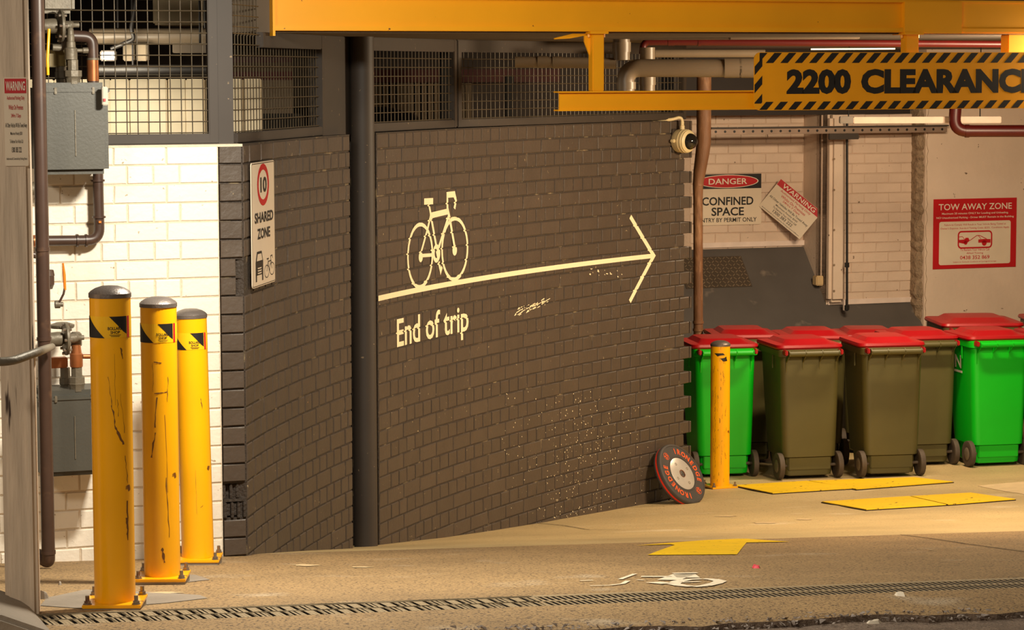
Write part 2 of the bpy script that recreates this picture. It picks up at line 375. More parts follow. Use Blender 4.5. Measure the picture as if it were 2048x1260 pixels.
# drain grates: coarse slots on the left, fine slots on the right
def drain(name, label, x0, x1, pitch, slotw, lean):
    U0 = PD(x0, 1235, 8.475).dot(UU) if x0 < 500 else x0; U1 = x1
    org = DU(8.475, U0, gz(8.475, U0)); t = thing(name, label, 'drain grate', org, 'trench drain across the entrance')
    slope = -.037
    ex = (UU + ZZ * slope).normalized(); ez = ex.cross(NN).normalized(); ez = ez if ez.z > 0 else -ez
    L = (U1 - U0) / ex.dot(UU)
    for d, wd in ((-.092, .024), (0, .014), (.092, .024)):
        MB().box(org + ex * (L / 2) + NN * d + ez * -.008, (L, wd, .02), (ex, NN, ez)).build('rail', M_GRATE, t)
    for q in (0, L): MB().box(org + ex * q + ez * -.008, (.012, .2, .02), (ex, NN, ez)).build('end_bar', M_GRATE, t)
    n = int(L / pitch); me = None
    bw = pitch - slotw
    dirv = (NN * 1 - ex * lean).normalized(); hw = .075 / dirv.dot(NN)
    for row in (-1, 1):
        for i in range(1, n):
            c = org + ex * (i * pitch + (pitch * .5 if row > 0 else 0)) + NN * (row * .042) + ez * -.008
            if me is None:
                b = MB().prism([(-bw / 2 + lean * .037, -.037), (bw / 2 + lean * .037, -.037), (bw / 2 - lean * .037, .037), (-bw / 2 - lean * .037, .037)], Vector((0, 0, -.009)), ex, NN, ez, .018)
                o = b.build('grate_bar', M_GRATE, t, local=True, smooth=0); me = o.data; me.materials.append(M_VOID)
                for pg in me.polygons: pg.material_index = 0 if pg.normal.z > .8 else 1  # near-black sides paint the slot shade between the bars
            else:
                o = bpy.data.objects.new('grate_bar', me); COL.objects.link(o); o.parent = t
            o.location = c - org
    ch = MB().box(org + ex * (L / 2) + ez * -.09, (L, .205, .01), (ex, NN, ez))
    for d in (-.1, .1): ch.box(org + ex * (L / 2) + NN * d + ez * -.05, (L, .006, .09), (ex, NN, ez))
    ch.build('channel', M_VOID, t)
    return U1
Uj = PD(1080, 1205, 8.475).dot(UU)
drain('drain_grate', 'coarse slotted iron drain grate beside the bollards', 78, Uj, .040, .025, .08)
drain('drain_grate', 'fine slotted iron drain grate below the yellow arrow', Uj + .006, 6.2, .024, .014, .12)

# ------------------------------------------------------------------ brickwork
ZT, CH = 1.913, .086
def brick_mesh(wd, seed, h=.078, dep=.06, bev=.0035, jit=.0014):
    r = random.Random(seed); x, z = wd / 2, h / 2
    def j(s=1): return r.uniform(-jit, jit) * s
    fr = [Vector((sx * (x - bev) + j(), j(.6), sz * (z - bev) + j())) for sx, sz in ((-1, -1), (1, -1), (1, 1), (-1, 1))]
    md = [Vector((sx * x + j(), bev, sz * z + j())) for sx, sz in ((-1, -1), (1, -1), (1, 1), (-1, 1))]
    bk = [Vector((p.x, dep, p.z)) for p in md]
    fs = [[0, 1, 2, 3]]
    for i in range(4):
        k = (i + 1) % 4; fs += [[i, i + 4, k + 4, k], [i + 4, i + 8, k + 8, k + 4]]
    me = bpy.data.meshes.new('brick'); me.from_pydata(fr + md + bk, [], fs); me.update(); return me
_BM = {}
def brick_me(wd, m, r):
    key = (round(wd, 3), m.name, r.randrange(4))
    if key not in _BM:
        me = brick_mesh(key[0] , int(key[0] * 1000) % 97 + key[2]); me.materials.append(m); _BM[key] = me
    return _BM[key]
def frame_at(p, tx):
    ty = ZZ.cross(tx); return Matrix(((tx.x, ty.x, 0, p.x), (tx.y, ty.y, 0, p.y), (0, 0, 1, p.z), (0, 0, 0, 1)))
def lay(wall, bricks, limit=300):
    """bricks: (priority, matrix, width, material)"""
    bricks = sorted(bricks, key=lambda b: -b[0]); r = random.Random(5)
    for b in bricks[:limit]:
        o = bpy.data.objects.new('brick', brick_me(b[2], b[3], r)); COL.objects.link(o); o.parent = wall; o.matrix_local = b[1]
    rest = bricks[limit:]
    if rest:
        mb = MB()
        for b in rest:
            me = brick_me(b[2], b[3], r); mb.add([b[1] @ v.co for v in me.vertices], [list(p.vertices) for p in me.polygons])
        o = mb.build('bricks', rest[0][3], wall, smooth=0); o['kind'] = 'stuff'
def course(L, kind, lead):
    """lengths of one course; kind 's' or 'h', lead = first unit"""
    out, x = [], 0.0
    if lead: out.append((0, lead)); x = lead
    u = .24 if kind == 's' else .12
    while x < L - .02:
        q = min(u, L - x); out.append((x, q)); x += q
    return out
JT = .0075
# white street wall with charcoal quoin
DF = toDU(arcp(PA(491, 700)[0] / CR))[0]
UC = PD(490, 700, DF).dot(UU); UP = UC - .113; UL = PD(0, 700, DF).dot(UU) - .45
mb = MB(); mb.box(DU(DF + .006 + .1, (UL + UP) / 2, ZT / 2 - .25), (UP - UL, .2, ZT + .5), FR)
wl = struct(mb.build('wall_left', M_WHITEMORT), 'white painted brick street wall behind the gas meters')
bl = []; dl = []
for k in range(24):
    zc = ZT - .038 - CH * k
    for x, q in course(UP - UL, 's' if k % 2 == 0 else 'h', None if k % 2 == 0 else .18):
        c = DU(DF, UP - x - q / 2, zc); bl.append((-x, frame_at(c, UU), round(q - JT, 4), M_WHITEBRICK))
    if k in (18, 19): continue
    wd = .103 if k not in (6, 7) else .07
    dl.append((0, frame_at(DU(DF, UP + wd / 2 + .005, zc), UU), wd, M_DARKBRICK))
lay(wl, bl); lay(wl, dl)
pm = MB()
for k in range(24): pm.box(DU(DF + .012 + .04, (UP + UC) / 2, ZT - CH * (k + 1) + .005), (UC - UP - .01, .08, .012), FR)
pm.box(DU(DF + .15, (UP + UC) / 2, ZT / 2 - .2), (UC - UP - .02, .12, ZT + .4), FR)
pm.build('quoin_mortar', M_DARKMORT, wl)
for k in (18, 19):
    zc = ZT - .038 - CH * k; rb = MB()
    for q in ((-.046, .012), (-.012, .010), (.018, .011), (.046, .01)):
        rb.box(DU(DF + (.045 if k == 18 else .022), (UP + UC) / 2 + q[0], zc + random.uniform(-.004, .004)), (q[1] * 1.3, .05, .072), FR)
    if k == 19: rb.box(DU(DF + .04, (UP + UC) / 2, zc), (.09, .04, .06), FR)
    rb.build('broken_brick', M_DARKMORT, wl, bevel=.003)
cap = MB().box(DU(DF + .1, (UL + UC) / 2, ZT + .004), (UC - UL, .2, .012), FR).build('mortar_cap', M_WHITEMORT, wl)

# curved charcoal walls
A = lambda px: PA(px, 700)[0] / CR
a_c = PA(491, 700)[0] / CR + .0006
a_2e, a_3s, a_3e = A(704), A(757), A(1384)
def arc_solid(name, a0, a1, z0, z1, off0, off1, m, parent=None, n=24):
    mb = MB(); vs = []
    for i in range(n + 1):
        a = a0 + (a1 - a0) * i / n
        vs += [arcp(a, z0, off0), arcp(a, z1, off0), arcp(a, z1, off1), arcp(a, z0, off1)]
    fs = [[0, 1, 2, 3], [4 * n + 3, 4 * n + 2, 4 * n + 1, 4 * n]]
    for i in range(n):
        for j in range(4):
            fs.append([4 * i + j, 4 * i + (j + 1) % 4, 4 * i + 4 + (j + 1) % 4, 4 * i + 4 + j])
    return mb.add(vs, fs).build(name, m, parent)
def arc_wall(name, label, a0, a1, heads_even, courses, tooth=0.0):
    w = struct(arc_solid(name, a0, a1 - tooth / CR - .01 / CR, -1.2, ZT - .001, -.0055, -.23, M_DARKMORT), label)
    br = []; L = (a1 - a0) * CR
    for k in range(courses):
        zc = ZT - .038 - CH * k; head = (k % 2 == 0) == heads_even
        Lk = L - (tooth if (tooth and not head) else 0)
        for x, q in course(Lk, 'h' if head else 's', .18 if head else .13):
            a = a0 + (x + q / 2) / CR; p = arcp(a, zc)
            if zc < gzp(p) - .05: continue
            if name == 'wall_middle' and x < .1 and k in (6, 7): continue
            t = Vector((math.sin(a), math.cos(a), 0)); mtx = frame_at(p, t)
            br.append((q + .0001 * (100 - a), mtx, round(q - (.017 if name == 'wall_middle' else .0105), 4), M_DARKBRICK))
    lay(w, br); return w
wm = arc_wall('wall_middle', 'charcoal painted brick wall under the shared zone sign', a_c, a_2e, False, 28)
wi = arc_wall('wall_right', 'curved charcoal painted brick wall with bicycle and arrow mural', a_3s, a_3e, True, 31, .09)
arc_solid('mortar_cap', a_c, a_2e, ZT - .002, ZT + .008, -.004, -.23, M_DARKMORT, wm)
arc_solid('mortar_cap', a_3s, a_3e - .01, ZT - .002, ZT + .006, -.004, -.23, M_DARKMORT, wi)

# text helper
_T = {}
def text_mesh(body, bold=0.0):
    if (body, bold) not in _T:
        cu = bpy.data.curves.new('lettering', 'FONT'); cu.body = body; cu.size = 1; cu.offset = bold; cu.resolution_u = 3
        ob = bpy.data.objects.new('lettering', cu); COL.objects.link(ob); bpy.context.view_layer.update()
        me = bpy.data.meshes.new_from_object(ob)
        vs = [(v.co.x, v.co.y) for v in me.vertices]; fs = [list(p.vertices) for p in me.polygons]
        bpy.data.objects.remove(ob); bpy.data.curves.remove(cu); bpy.data.meshes.remove(me)
        _T[(body, bold)] = (vs, fs)
    return _T[(body, bold)]
def stroke(pts, wd, closed=False):
    """polyline in 2D -> list of quads"""
    out = []; P = [Vector(p).to_2d() for p in pts]; P = P + [P[0]] if closed else P; n = len(P)
    offs = []
    for i in range(n):
        if closed and i in (0, n - 1): d0, d1 = P[-1] - P[-2], P[1] - P[0]
        else: d0 = P[i] - P[i - 1] if i else P[1] - P[0]; d1 = P[i + 1] - P[i] if i < n - 1 else P[i] - P[i - 1]
        d0 = d0.normalized(); d1 = d1.normalized(); t = (d0 + d1)
        t = t.normalized() if t.length > 1e-6 else d0; nv = Vector((-t.y, t.x)); c = max(.35, nv.dot(Vector((-d0.y, d0.x))))
        wi_ = wd[i] if isinstance(wd, (list, tuple)) else wd
        offs.append(nv * (wi_ / 2 / c))
    for i in range(n - 1):
        out.append([P[i] - offs[i], P[i + 1] - offs[i + 1], P[i + 1] + offs[i + 1], P[i] + offs[i]])
    return out
def circle2(c, r, n=32): return [(c[0] + r * math.cos(2 * PI * i / n), c[1] + r * math.sin(2 * PI * i / n)) for i in range(n)]
def wall_decal(name, polys, m, parent, off=.0025):
    """polys in (arc length, z); follows the curve and dips into the bed joints"""
    bm = bmesh.new()
    for pl in polys:
        try: bm.faces.new([bm.verts.new((p[0], p[1], 0)) for p in pl])
        except ValueError: pass
    bmesh.ops.triangulate(bm, faces=bm.faces)
    xs = [v.co.x for v in bm.verts]; zs = [v.co.y for v in bm.verts]
    def cut(co, no): bmesh.ops.bisect_plane(bm, geom=bm.verts[:] + bm.edges[:] + bm.faces[:], plane_co=co, plane_no=no, dist=1e-6)
    for k in range(32):
        zb = ZT - .077 - CH * k
        for q in (.001, -.001, -.007, -.009):
            if min(zs) < zb + q < max(zs): cut((0, zb + q, 0), (0, 1, 0))
    k = math.floor(min(xs) / .05) + 1
    while k * .05 < max(xs): cut((k * .05, 0, 0), (1, 0, 0)); k += 1
    for v in bm.verts:
        s_, z = v.co.x, v.co.y; ph = (ZT - .077 - z) % CH
        v.co = arcp(s_ / CR, z, off if not (.0008 < ph < .0075) else -.003)
    bmesh.ops.recalc_face_normals(bm, faces=bm.faces)
    me = bpy.data.meshes.new(name); bm.to_mesh(me); bm.free(); me.materials.append(m)
    o = bpy.data.objects.new(name, me); COL.objects.link(o); o.parent = parent; return o
def q8(x, y): return PA(740 + x / 3.103, 340 + y / 3.103)
zl = (PA(755, 598)[1] + PA(940, 559)[1] + PA(1290, 514)[1]) / 3
tip = PA(1307, 512.5)[0]
arrow = stroke([(PA(756, 598)[0], zl), (tip - .01, zl)], .030) + stroke([(PA(1260, 433)[0], PA(1260, 433)[1]), (tip, zl), (PA(1259, 603)[0], PA(1259, 603)[1])], .032)
wall_decal('arrow_mural', arrow, M_MURAL, wi)['label'] = 'cream arrow painted along the curved wall'
bk = []
w1, w2 = q8(308, 532), q8(523, 490); rw = .178
bk += stroke(circle2(w1, rw), .022, True) + stroke(circle2(w2, rw), .022, True)
def S8(pts, wd): return stroke([q8(*p) for p in pts], wd)
bk += S8([(333, 196), (389, 193)], .036) + S8([(362, 205), (376, 285)], .022) + S8([(369, 284), (486, 256)], .034)
bk += S8([(374, 285), (352, 375)], .022) + S8([(352, 375), (312, 520)], .02) + S8([(376, 290), (410, 480)], .024) + S8([(486, 285), (424, 480)], .024)
bk += S8([(477, 160), (478, 240), (492, 300), (523, 480)], [.022, .026, .026, .024]) + S8([(472, 155), (520, 150), (531, 190), (521, 240)], [.034, .036, .022, .026])
bk += S8([(312, 532), (396, 526)], .02) + S8([(424, 570), (436, 628), (444, 600)], .024)
bk += stroke(circle2(q8(410, 518), .040), .026, True) + S8([(412, 500), (420, 540)], .03)
bk += [circle2((q8(312, 540)[0], q8(312, 540)[1]), .030, 14), circle2(q8(523, 498), .032, 14)]
wall_decal('bicycle_mural', bk, M_MURAL, wi, .0028)['label'] = 'cream bicycle outline painted above the arrow line'
vs, fs = text_mesh('End of trip', .016)
x0, x1 = min(v[0] for v in vs), max(v[0] for v in vs); s0, s1 = q8(164, 1000)[0], q8(609, 900)[0]
b0 = (q8(190, 1094)[1] + q8(545, 1000)[1]) / 2; caph = q8(190, 925)[1] - q8(190, 1094)[1]; ky = caph / .70
wall_decal('mural_lettering', [[(s0 + (vs[i][0] - x0) / (x1 - x0) * (s1 - s0), b0 + vs[i][1] * ky) for i in f] for f in fs], M_MURAL, wi, .0028)['label'] = 'cream lettering painted under the bicycle mural'
r = random.Random(11); sc = []
for i in range(46):
    t = r.random(); x, y = 1030 + 62 * t + r.uniform(-4, 4), 627 - 24 * t + r.uniform(-6, 6); s_, z = PA(x, y); a = r.uniform(.008, .05)
    sc.append([(s_, z), (s_ + a, z + a * .2), (s_ + a * .9, z + a * .2 + r.uniform(.002, .008)), (s_ + .004, z + .006)])
for i in range(16):
    x, y = r.uniform(1175, 1245), r.uniform(538, 554); s_, z = PA(x, y); a = r.uniform(.004, .03); sc.append([(s_, z), (s_ + a, z - .004), (s_ + a, z + .002), (s_, z + .005)])
wall_decal('paint_scuff', sc, M_MURAL, wi, .003)
sp = []
for i in range(420):
    x = r.gauss(1165, 45) if i % 3 else r.uniform(1000, 1300); y = r.uniform(780, 1040); s_, z = PA(x, y); a = r.uniform(.001, .005); sp.append([(s_ - a, z), (s_, z - a * 1.3), (s_ + a, z), (s_, z + a)])
so = wall_decal('paint_speckle', sp, M_MURAL, wi, .0032); so['kind'] = 'stuff'

# ------------------------------------------------------------------ back of the bin bay
DA, DB, DC = 20.60, 20.15, 19.95
UA0, UAB, UBC, UE = PD(1312, 400, DA).dot(UU), PD(1654, 400, DB).dot(UU), PD(1850, 400, DC).dot(UU), 15.0
zdark = PD(1520, 229, DA).z
def flat_brick_wall(name, label, D, U0, U1, z0, z1, phase, seen0, seen1):
    w = struct(MB().box(DU(D + .106, (U0 + U1) / 2, (z0 + z1) / 2), (U1 - U0, .2, z1 - z0), FR).build(name, M_BACKMORT), label)
    br = []
    for k in range(int((zdark - z0) / CH) + 1):
        zc = zdark - .038 - CH * k
        for x, q in course(seen1 - seen0, 's', .12 if (k + phase) % 2 else None):
            br.append((zc, frame_at(DU(D, seen0 + x + q / 2, zc), UU), round(q - .006, 4), M_BACKBRICK))
    lay(w, br); return w
ua_s = PD(1380, 400, DA).dot(UU)
wb = flat_brick_wall('wall_back', 'dusty white brick back wall behind the danger sign', DA, UA0, UAB + .02, -.8, zdark, 0, ua_s, UAB)
wp = flat_brick_wall('wall_back_pier', 'dusty white brick pier behind the red lidded bins', DB, UAB, UBC + .05, -.8, zdark, 1, UAB, UBC)
MB().box(DU((DA + DB) / 2 + .05, UAB + .01, (zdark - .8) / 2), (.02, DA - DB + .1, zdark + .8), FR).build('return_face', M_RENDER, wp)
wr = MB().box(DU(DC + .15, (UBC + UE) / 2, .9), (UE - UBC, .3, 3.4), FR)
wr = struct(wr.build('wall_back_render', M_RENDER), 'dusty white rendered wall carrying the tow away sign')
eg = MB(); rr = random.Random(4); zz = lerp(-.8, zdark + .1, 60); pts = []
for z in zz: pts.append((z, rr.uniform(-.02, .012), rr.uniform(0, .03)))
for (za, ua, da), (zb, ub, db) in zip(pts, pts[1:]):
    eg.add([DU(DC - .004, UBC + .02 + ua * .6, za), DU(DC - .004, UBC + .02 + ub * .6, zb), DU(DC + .08 + db, UBC - .03 + ub, zb), DU(DC + .08 + da, UBC - .03 + ua, za), DU(DC + .22, UBC - .025, za), DU(DC + .22, UBC - .025, zb)], [[0, 1, 2, 3], [3, 2, 5, 4]])
eg.build('broken_edge', M_ROUGHEDGE, wr, smooth=0)
up = MB().box(DU(DA - .02 + .1, (UA0 + UE) / 2, (zdark + 2.9) / 2), (UE - UA0, .9, 2.9 - zdark), FR)
struct(up.build('trim_1', M_DARKWALL), 'dark brown downstand beam above the white back wall')
# sloping dark grey ramp slab
zA, zB, zC = PD(1500, 496, DA).z, PD(1740, 606, DB).z, PD(1850, 660, DC).z
sl = (zA - zB) / (DA - DB); Dlow = 19.30
pr = [(DA, zA), (Dlow, zA - sl * (DA - Dlow)), (Dlow, -.8), (DA, -.8)]
U0r, U1r = ua_s - .6, UBC + .01
ramp = struct(MB().prism([(d, z) for d, z in pr], UU * U0r, NN, ZZ, UU, U1r - U0r).build('ramp_plinth', M_GREYPLINTH), 'sloping dark grey painted plinth behind the bins')
ex = UU; es = (NN + ZZ * sl).normalized(); en = ex.cross(es)
pl0 = PD(1400, 590, DB); # checker plate patch
O = DU(DA, PD(1400, 500, DA).dot(UU), zA) ; 
cp = MB().box(O - es * .26 + ex * .05 + en * .002, (.62, .34, .008), (ex, es, en)); 
cpo = cp.build('checker_plate', mat('checker_plate', (92, 80, 68), .45, metal=.4, var=.1), ramp)
st = MB()
for i in range(16):
    for j in range(9):
        c = O - es * (.11 + j * .038) + ex * (-.23 + i * .038) + en * .0065; d = (ex + es * (1 if (i + j) % 2 else -1)).normalized()
        st.box(c, (.030, .007, .004), (d, en.cross(d), en))
st.build('tread_studs', mat('checker_stud', (140, 122, 100), .4, metal=.3), cpo, smooth=0)['kind'] = 'stuff'
def strip(x0, x1, y, D, nm='flashing_strip'):
    a, b = PD(x0, y, D - .012), PD(x1, y, D - .012); L = (b - a).dot(UU); c = DU(D - .012, (a.dot(UU) + b.dot(UU)) / 2, (a.z + b.z) / 2 if False else a.z)
    o = MB().box(c, (L, .012, .045), FR).build(nm, M_ALU, None, bevel=.002); return o
tag(strip(1403, 1611, 491, DA), 'long aluminium flashing strip under the danger sign', 'flashing', 'flashing strips on the plinth')
tag(strip(1656, 1832, 605, DB), 'short aluminium flashing strip at the foot of the brick pier', 'flashing', 'flashing strips on the plinth')

# ceiling over the driveway, starting at the yellow beam
ZS = 2.437; DBM = PA(543, 50) and toDU(arcp(PA(543, 50)[0] / CR))[0]
ce = MB(); n = 24; vs = []
poly = [arcp(a_c + (a_3e - a_c) * i / n, ZS, -.2) for i in range(n + 1) if toDU(arcp(a_c + (a_3e - a_c) * i / n))[0] > DBM + .02]
poly = [DU(DBM + .03, toDU(poly[0])[1] - .15, ZS)] + poly + [DU(DA + .2, UA0, ZS), DU(DA + .2, UE, ZS), DU(DBM + .03, UE, ZS)]
ce.add(poly + [p + ZZ * .4 for p in poly], [list(range(len(poly))), [len(poly) + i for i in range(len(poly))]] + [[i, (i + 1) % len(poly), len(poly) + (i + 1) % len(poly), len(poly) + i] for i in range(len(poly))])
struct(ce.build('ceiling', M_CEIL, smooth=0), 'grey concrete soffit over the driveway')
wg = MB().box(DU(17, UE + .1, .8), (.2, 9.5, 3.6), FR); struct(wg.build('wall_far', M_RENDER), 'rendered side wall of the driveway out to the right')

# ------------------------------------------------------------------ room behind the mesh screens
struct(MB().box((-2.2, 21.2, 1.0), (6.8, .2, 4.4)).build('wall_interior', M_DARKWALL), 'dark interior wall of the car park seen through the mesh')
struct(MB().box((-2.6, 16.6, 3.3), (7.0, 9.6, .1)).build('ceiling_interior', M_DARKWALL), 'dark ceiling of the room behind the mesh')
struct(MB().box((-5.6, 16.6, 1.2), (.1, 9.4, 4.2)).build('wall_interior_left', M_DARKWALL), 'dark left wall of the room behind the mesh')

# interior contents seen through the mesh
lad = MB()
for i in range(20):
    x = -3.6 + i * .11; lad.box((x, 15.2 + (.012 if i % 2 else 0), .9), (.11, .03, 2.0 + .0))
ribw = thing('ribbed_cladding', 'pale ribbed cladding wall behind the street mesh panel', 'cladding', (-2.6, 15.2, -.7))
ztop = PY(330, 158, 15.2).z
for i in range(20):
    x = -3.6 + i * .11; MB().box((x, 15.2 + (.02 if i % 2 else 0), (ztop - .7) / 2), (.108, .03, ztop + .7)).build('rib', M_PALE, ribw, bevel=.006)
def pxbox(x0, x1, y0, y1, Y, dep):
    a, b = PY(x0, y1, Y), PY(x1, y0, Y); return MB().box(((a.x + b.x) / 2, Y + dep / 2, (a.z + b.z) / 2), (b.x - a.x, dep, b.z - a.z))
tag(pxbox(306, 422, -60, 50, 15.6, .4).build('duct', mat('beige_duct', (196, 176, 140), .6), None, bevel=.01), 'beige sheet metal duct hanging behind the street mesh', 'duct')
for y, r_, nm, lb in ((72, .045, 'service_pipe', 'shiny steel pipe under the beige duct'), (140, .03, 'service_pipe', 'thin black pipe above the pale cladding')):
    yq = 15.0 if y < 100 else 14.86; a, b = PY(180, y, yq), PY(440, y, yq)
    pt = thing(nm, lb, 'pipe', a); MB().cyl(a, b, r_).build('pipe', M_PVC if y < 100 else M_BLACK, pt)
    for xx in (236, 410): q = PY(xx + (0 if y < 100 else 30), y, yq); MB().cyl(q, Vector((q.x, q.y, 3.26)), .006, 8).build('hanger_rod', M_BLACK, pt)
t = thing('cable_tray', 'grey trunking box behind the street mesh', 'trunking', PY(385, 106, 14.7)); pxbox(345, 425, 86, 106, 14.7, .12).build('tray', M_PVC, t, bevel=.004); q = PY(400, 88, 14.76); MB().cyl(q, Vector((q.x, q.y, 3.26)), .006, 8).build('hanger_rod', M_BLACK, t)
for i, (x0, x1) in enumerate(((246, 268), (272, 294))):
    tag(pxbox(x0, x1, 88, 122, 14.9, .1).build('junction_box', mat('brown_box', (120, 104, 80), .6), None, bevel=.006), ('left' if i == 0 else 'right') + ' small brown service box beside the interior lamp', 'service box', 'brown service boxes')
lampt = thing('bulkhead_lamp', 'small glowing bulkhead lamp seen through the street mesh', 'lamp', PY(215, 125, 14.7))
pxbox(203, 228, 104, 119, 14.7, .05).build('lens', M_GLOW, lampt, bevel=.006); pxbox(200, 231, 101, 122, 14.76, .06).build('housing', M_STEELDK, lampt, bevel=.006)
tag(MB().tube(bend([PY(275, -20, 14.8), PY(262, 60, 14.8), PY(270, 78, 14.8), PY(222, 98, 14.8)], .1), .012).build('black_cable', M_BLACK, None), 'black cable looping down to the interior lamp', 'cable')
# striped barrier wall behind the second mesh panel
sw = thing('striped_wall_panel', 'red and white striped wall panel behind the second mesh', 'wall panel', PY(530, 270, 18.0))
for i, (y0, y1, m) in enumerate(((98, 113, M_CEIL), (113, 125, M_REDPIPE), (125, 143, M_CEIL), (143, 160, M_REDPIPE), (160, 300, M_PVC))):
    pxbox(455, 585, y0, y1, 18.0, .04).build('stripe', m, sw)
pxbox(455, 525, -70, 52, 18.3, .3).build('upper_block', M_PALE, sw)
tag(pxbox(500, 600, 228, 1036, 17.6, .3).build('black_cabinet', M_BLACK, None, bevel=.01), 'black cabinet standing behind the second mesh panel', 'cabinet')
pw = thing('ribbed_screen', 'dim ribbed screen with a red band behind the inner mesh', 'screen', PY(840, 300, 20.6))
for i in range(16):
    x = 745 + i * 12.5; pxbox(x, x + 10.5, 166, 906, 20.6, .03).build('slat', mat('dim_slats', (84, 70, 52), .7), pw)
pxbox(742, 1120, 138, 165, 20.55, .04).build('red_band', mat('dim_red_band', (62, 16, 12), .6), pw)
# parked car: only its dark roof shows over the wall
car = thing('parked_car', 'black parked car roof just showing over the curved wall', 'car', (-.95, 18.6, -.7))
roofz = PY(760, 216, 18.2).z
def loft(secs, mb=None):
    mb = mb or MB(); n = len(secs[0]); b = len(mb.v)
    for s_ in secs: mb.v += [Vector(p) for p in s_]
    for i in range(len(secs) - 1):
        for k in range(n):
            mb.f.append([b + i * n + k, b + i * n + (k + 1) % n, b + (i + 1) * n + (k + 1) % n, b + (i + 1) * n + k])
    mb.f.append([b + k for k in range(n)][::-1]); mb.f.append([b + (len(secs) - 1) * n + k for k in range(n)]); return mb
def rrect(w_, d_, r_, z, cx=0, cy=0, n=5):
    out = []
    for (sx, sy, a0) in ((1, 1, 0), (-1, 1, PI / 2), (-1, -1, PI), (1, -1, 1.5 * PI)):
        for i in range(n + 1):
            a = a0 + PI / 2 * i / n; out.append(Vector((cx + sx * (w_ / 2 - r_) + r_ * math.cos(a), cy + sy * (d_ / 2 - r_) + r_ * math.sin(a), z)))
    return out
cx, cy = -1.35, 18.9; M_CARP = mat('black_car_paint', (16, 14, 14), .2)
loft([rrect(1.7, .9, .2, z, cx, cy) for z in (-.5, .1)]).build('body', M_CARP, car)
loft([rrect(1.7, .9, .2, .1, cx, cy), rrect(1.5, .8, .2, roofz - .18, cx, cy), rrect(1.3, .7, .25, roofz - .05, cx, cy), rrect(.9, .5, .2, roofz, cx, cy)]).build('cabin', M_CARP, car)
for sx in (-.55, .55): MB().lathe([(.3, 0), (.3, .2)], (cx + sx, cy - .5, -.45), (0, 1, 0)).build('wheel', M_BLACK, car)
tag(pxbox(880, 916, 60, 260, 19.8, .15).build('steel_column', M_BLACK, None, bevel=.01), 'black steel column behind the inner mesh panel', 'column')
tag(pxbox(1010, 1028, 150, 260, 19.8, .12).build('steel_column', M_BLACK, None, bevel=.01), 'thin black column behind the far mesh panel', 'column')

# ------------------------------------------------------------------ mesh screens
def mesh_panel(name, label, P0, P1, z0, z1, fw=.045, spacing=.05, frame=True, left=True, top=True, tx=0):
    t = thing(name, label, 'mesh panel', Vector((P0.x, P0.y, z0)), 'steel mesh screens on the walls')
    ex = (P1 - P0); ex.z = 0; L = ex.length; ex.normalize(); ey = ZZ.cross(ex); ax = (ex, ey, ZZ)
    if frame:
        MB().box(P0 + ex * (L / 2) + ZZ * (z0 + fw / 2 - P0.z), (L, .04, fw), ax).build('bottom_rail', M_STEELDK, t, bevel=.004)
        if top: MB().box(P0 + ex * ((L + tx) / 2) + ZZ * (z1 - fw * .8 - P0.z), (L - tx, .04, fw * 1.6), ax).build('top_rail', M_STEELDK, t, bevel=.004)
        for q in ((fw / 2, L - fw / 2) if left else (L - fw / 2,)): MB().box(P0 + ex * q + ZZ * ((z0 + z1) / 2 - P0.z), (fw, .042, z1 - z0), ax).build('stile', M_STEELDK, t, bevel=.004)
    wm_ = MB(); n = int(L / spacing)
    for i in range(1, n + 1): wm_.tube([P0 + ex * (i * spacing) + ey * .004 + ZZ * (z0 + .01 - P0.z), P0 + ex * (i * spacing) + ey * .004 + ZZ * (z1 - .01 - P0.z)], .0028, 5, False)
    k = 1
    while z0 + k * spacing < z1:
        wm_.tube([P0 + ZZ * (z0 + k * spacing - P0.z) - ey * .002, P0 + ex * L + ZZ * (z0 + k * spacing - P0.z) - ey * .002], .0028, 5, False); k += 1
    wm_.build('wire_mesh', M_WIRE, t); return t
zp = ZT + .012
Pl = DU(DF + .06, UL); Pr = DU(DF + .06, UC - .10)
mesh_panel('mesh_panel', 'square wire mesh panel above the white street wall', Pl, Pr, zp, 2.95)
cp_ = DU(DF + .085, UC - .065)
tag(MB().box(cp_ + ZZ * 2.45, (.075, .075, 1.08), FR).build('corner_post', M_STEELDK, None, bevel=.004), 'charcoal steel corner post between two mesh panels', 'post')
P0, P1 = arcp(a_c + .006, 0, -.06), arcp(A(668), 0, -.06)
m2 = mesh_panel('mesh_panel', 'narrow looking mesh panel above the shared zone sign', P0, P1, zp, ZS, left=False, tx=(arcp(A(541), 0, -.06) - P0).length)
ex = (P1 - P0).normalized(); Pm = arcp(A(540), 0, -.06); Lm = (Pm - P0).length; ex2 = MB()
i = 1
while i * .05 < Lm: ex2.tube([P0 + ex * (i * .05) + ZZ * (ZS - .02), P0 + ex * (i * .05) + ZZ * 2.95], .0028, 5, False); i += 1
for k in range(10): ex2.tube([P0 + ZZ * (ZS + .02 + .05 * k), P0 + ex * Lm + ZZ * (ZS + .02 + .05 * k)], .0028, 5, False)
ex2.build('upper_wire_mesh', M_WIRE, m2)
mesh_panel('mesh_panel', 'dim mesh panel right of the steel pole', arcp(A(742), 0, -.06), arcp(A(929), 0, -.06), zp, ZS)
mesh_panel('mesh_panel', 'dim mesh panel reaching behind the yellow hanger', arcp(A(931), 0, -.06), arcp(A(1378), 0, -.05), zp, ZS)
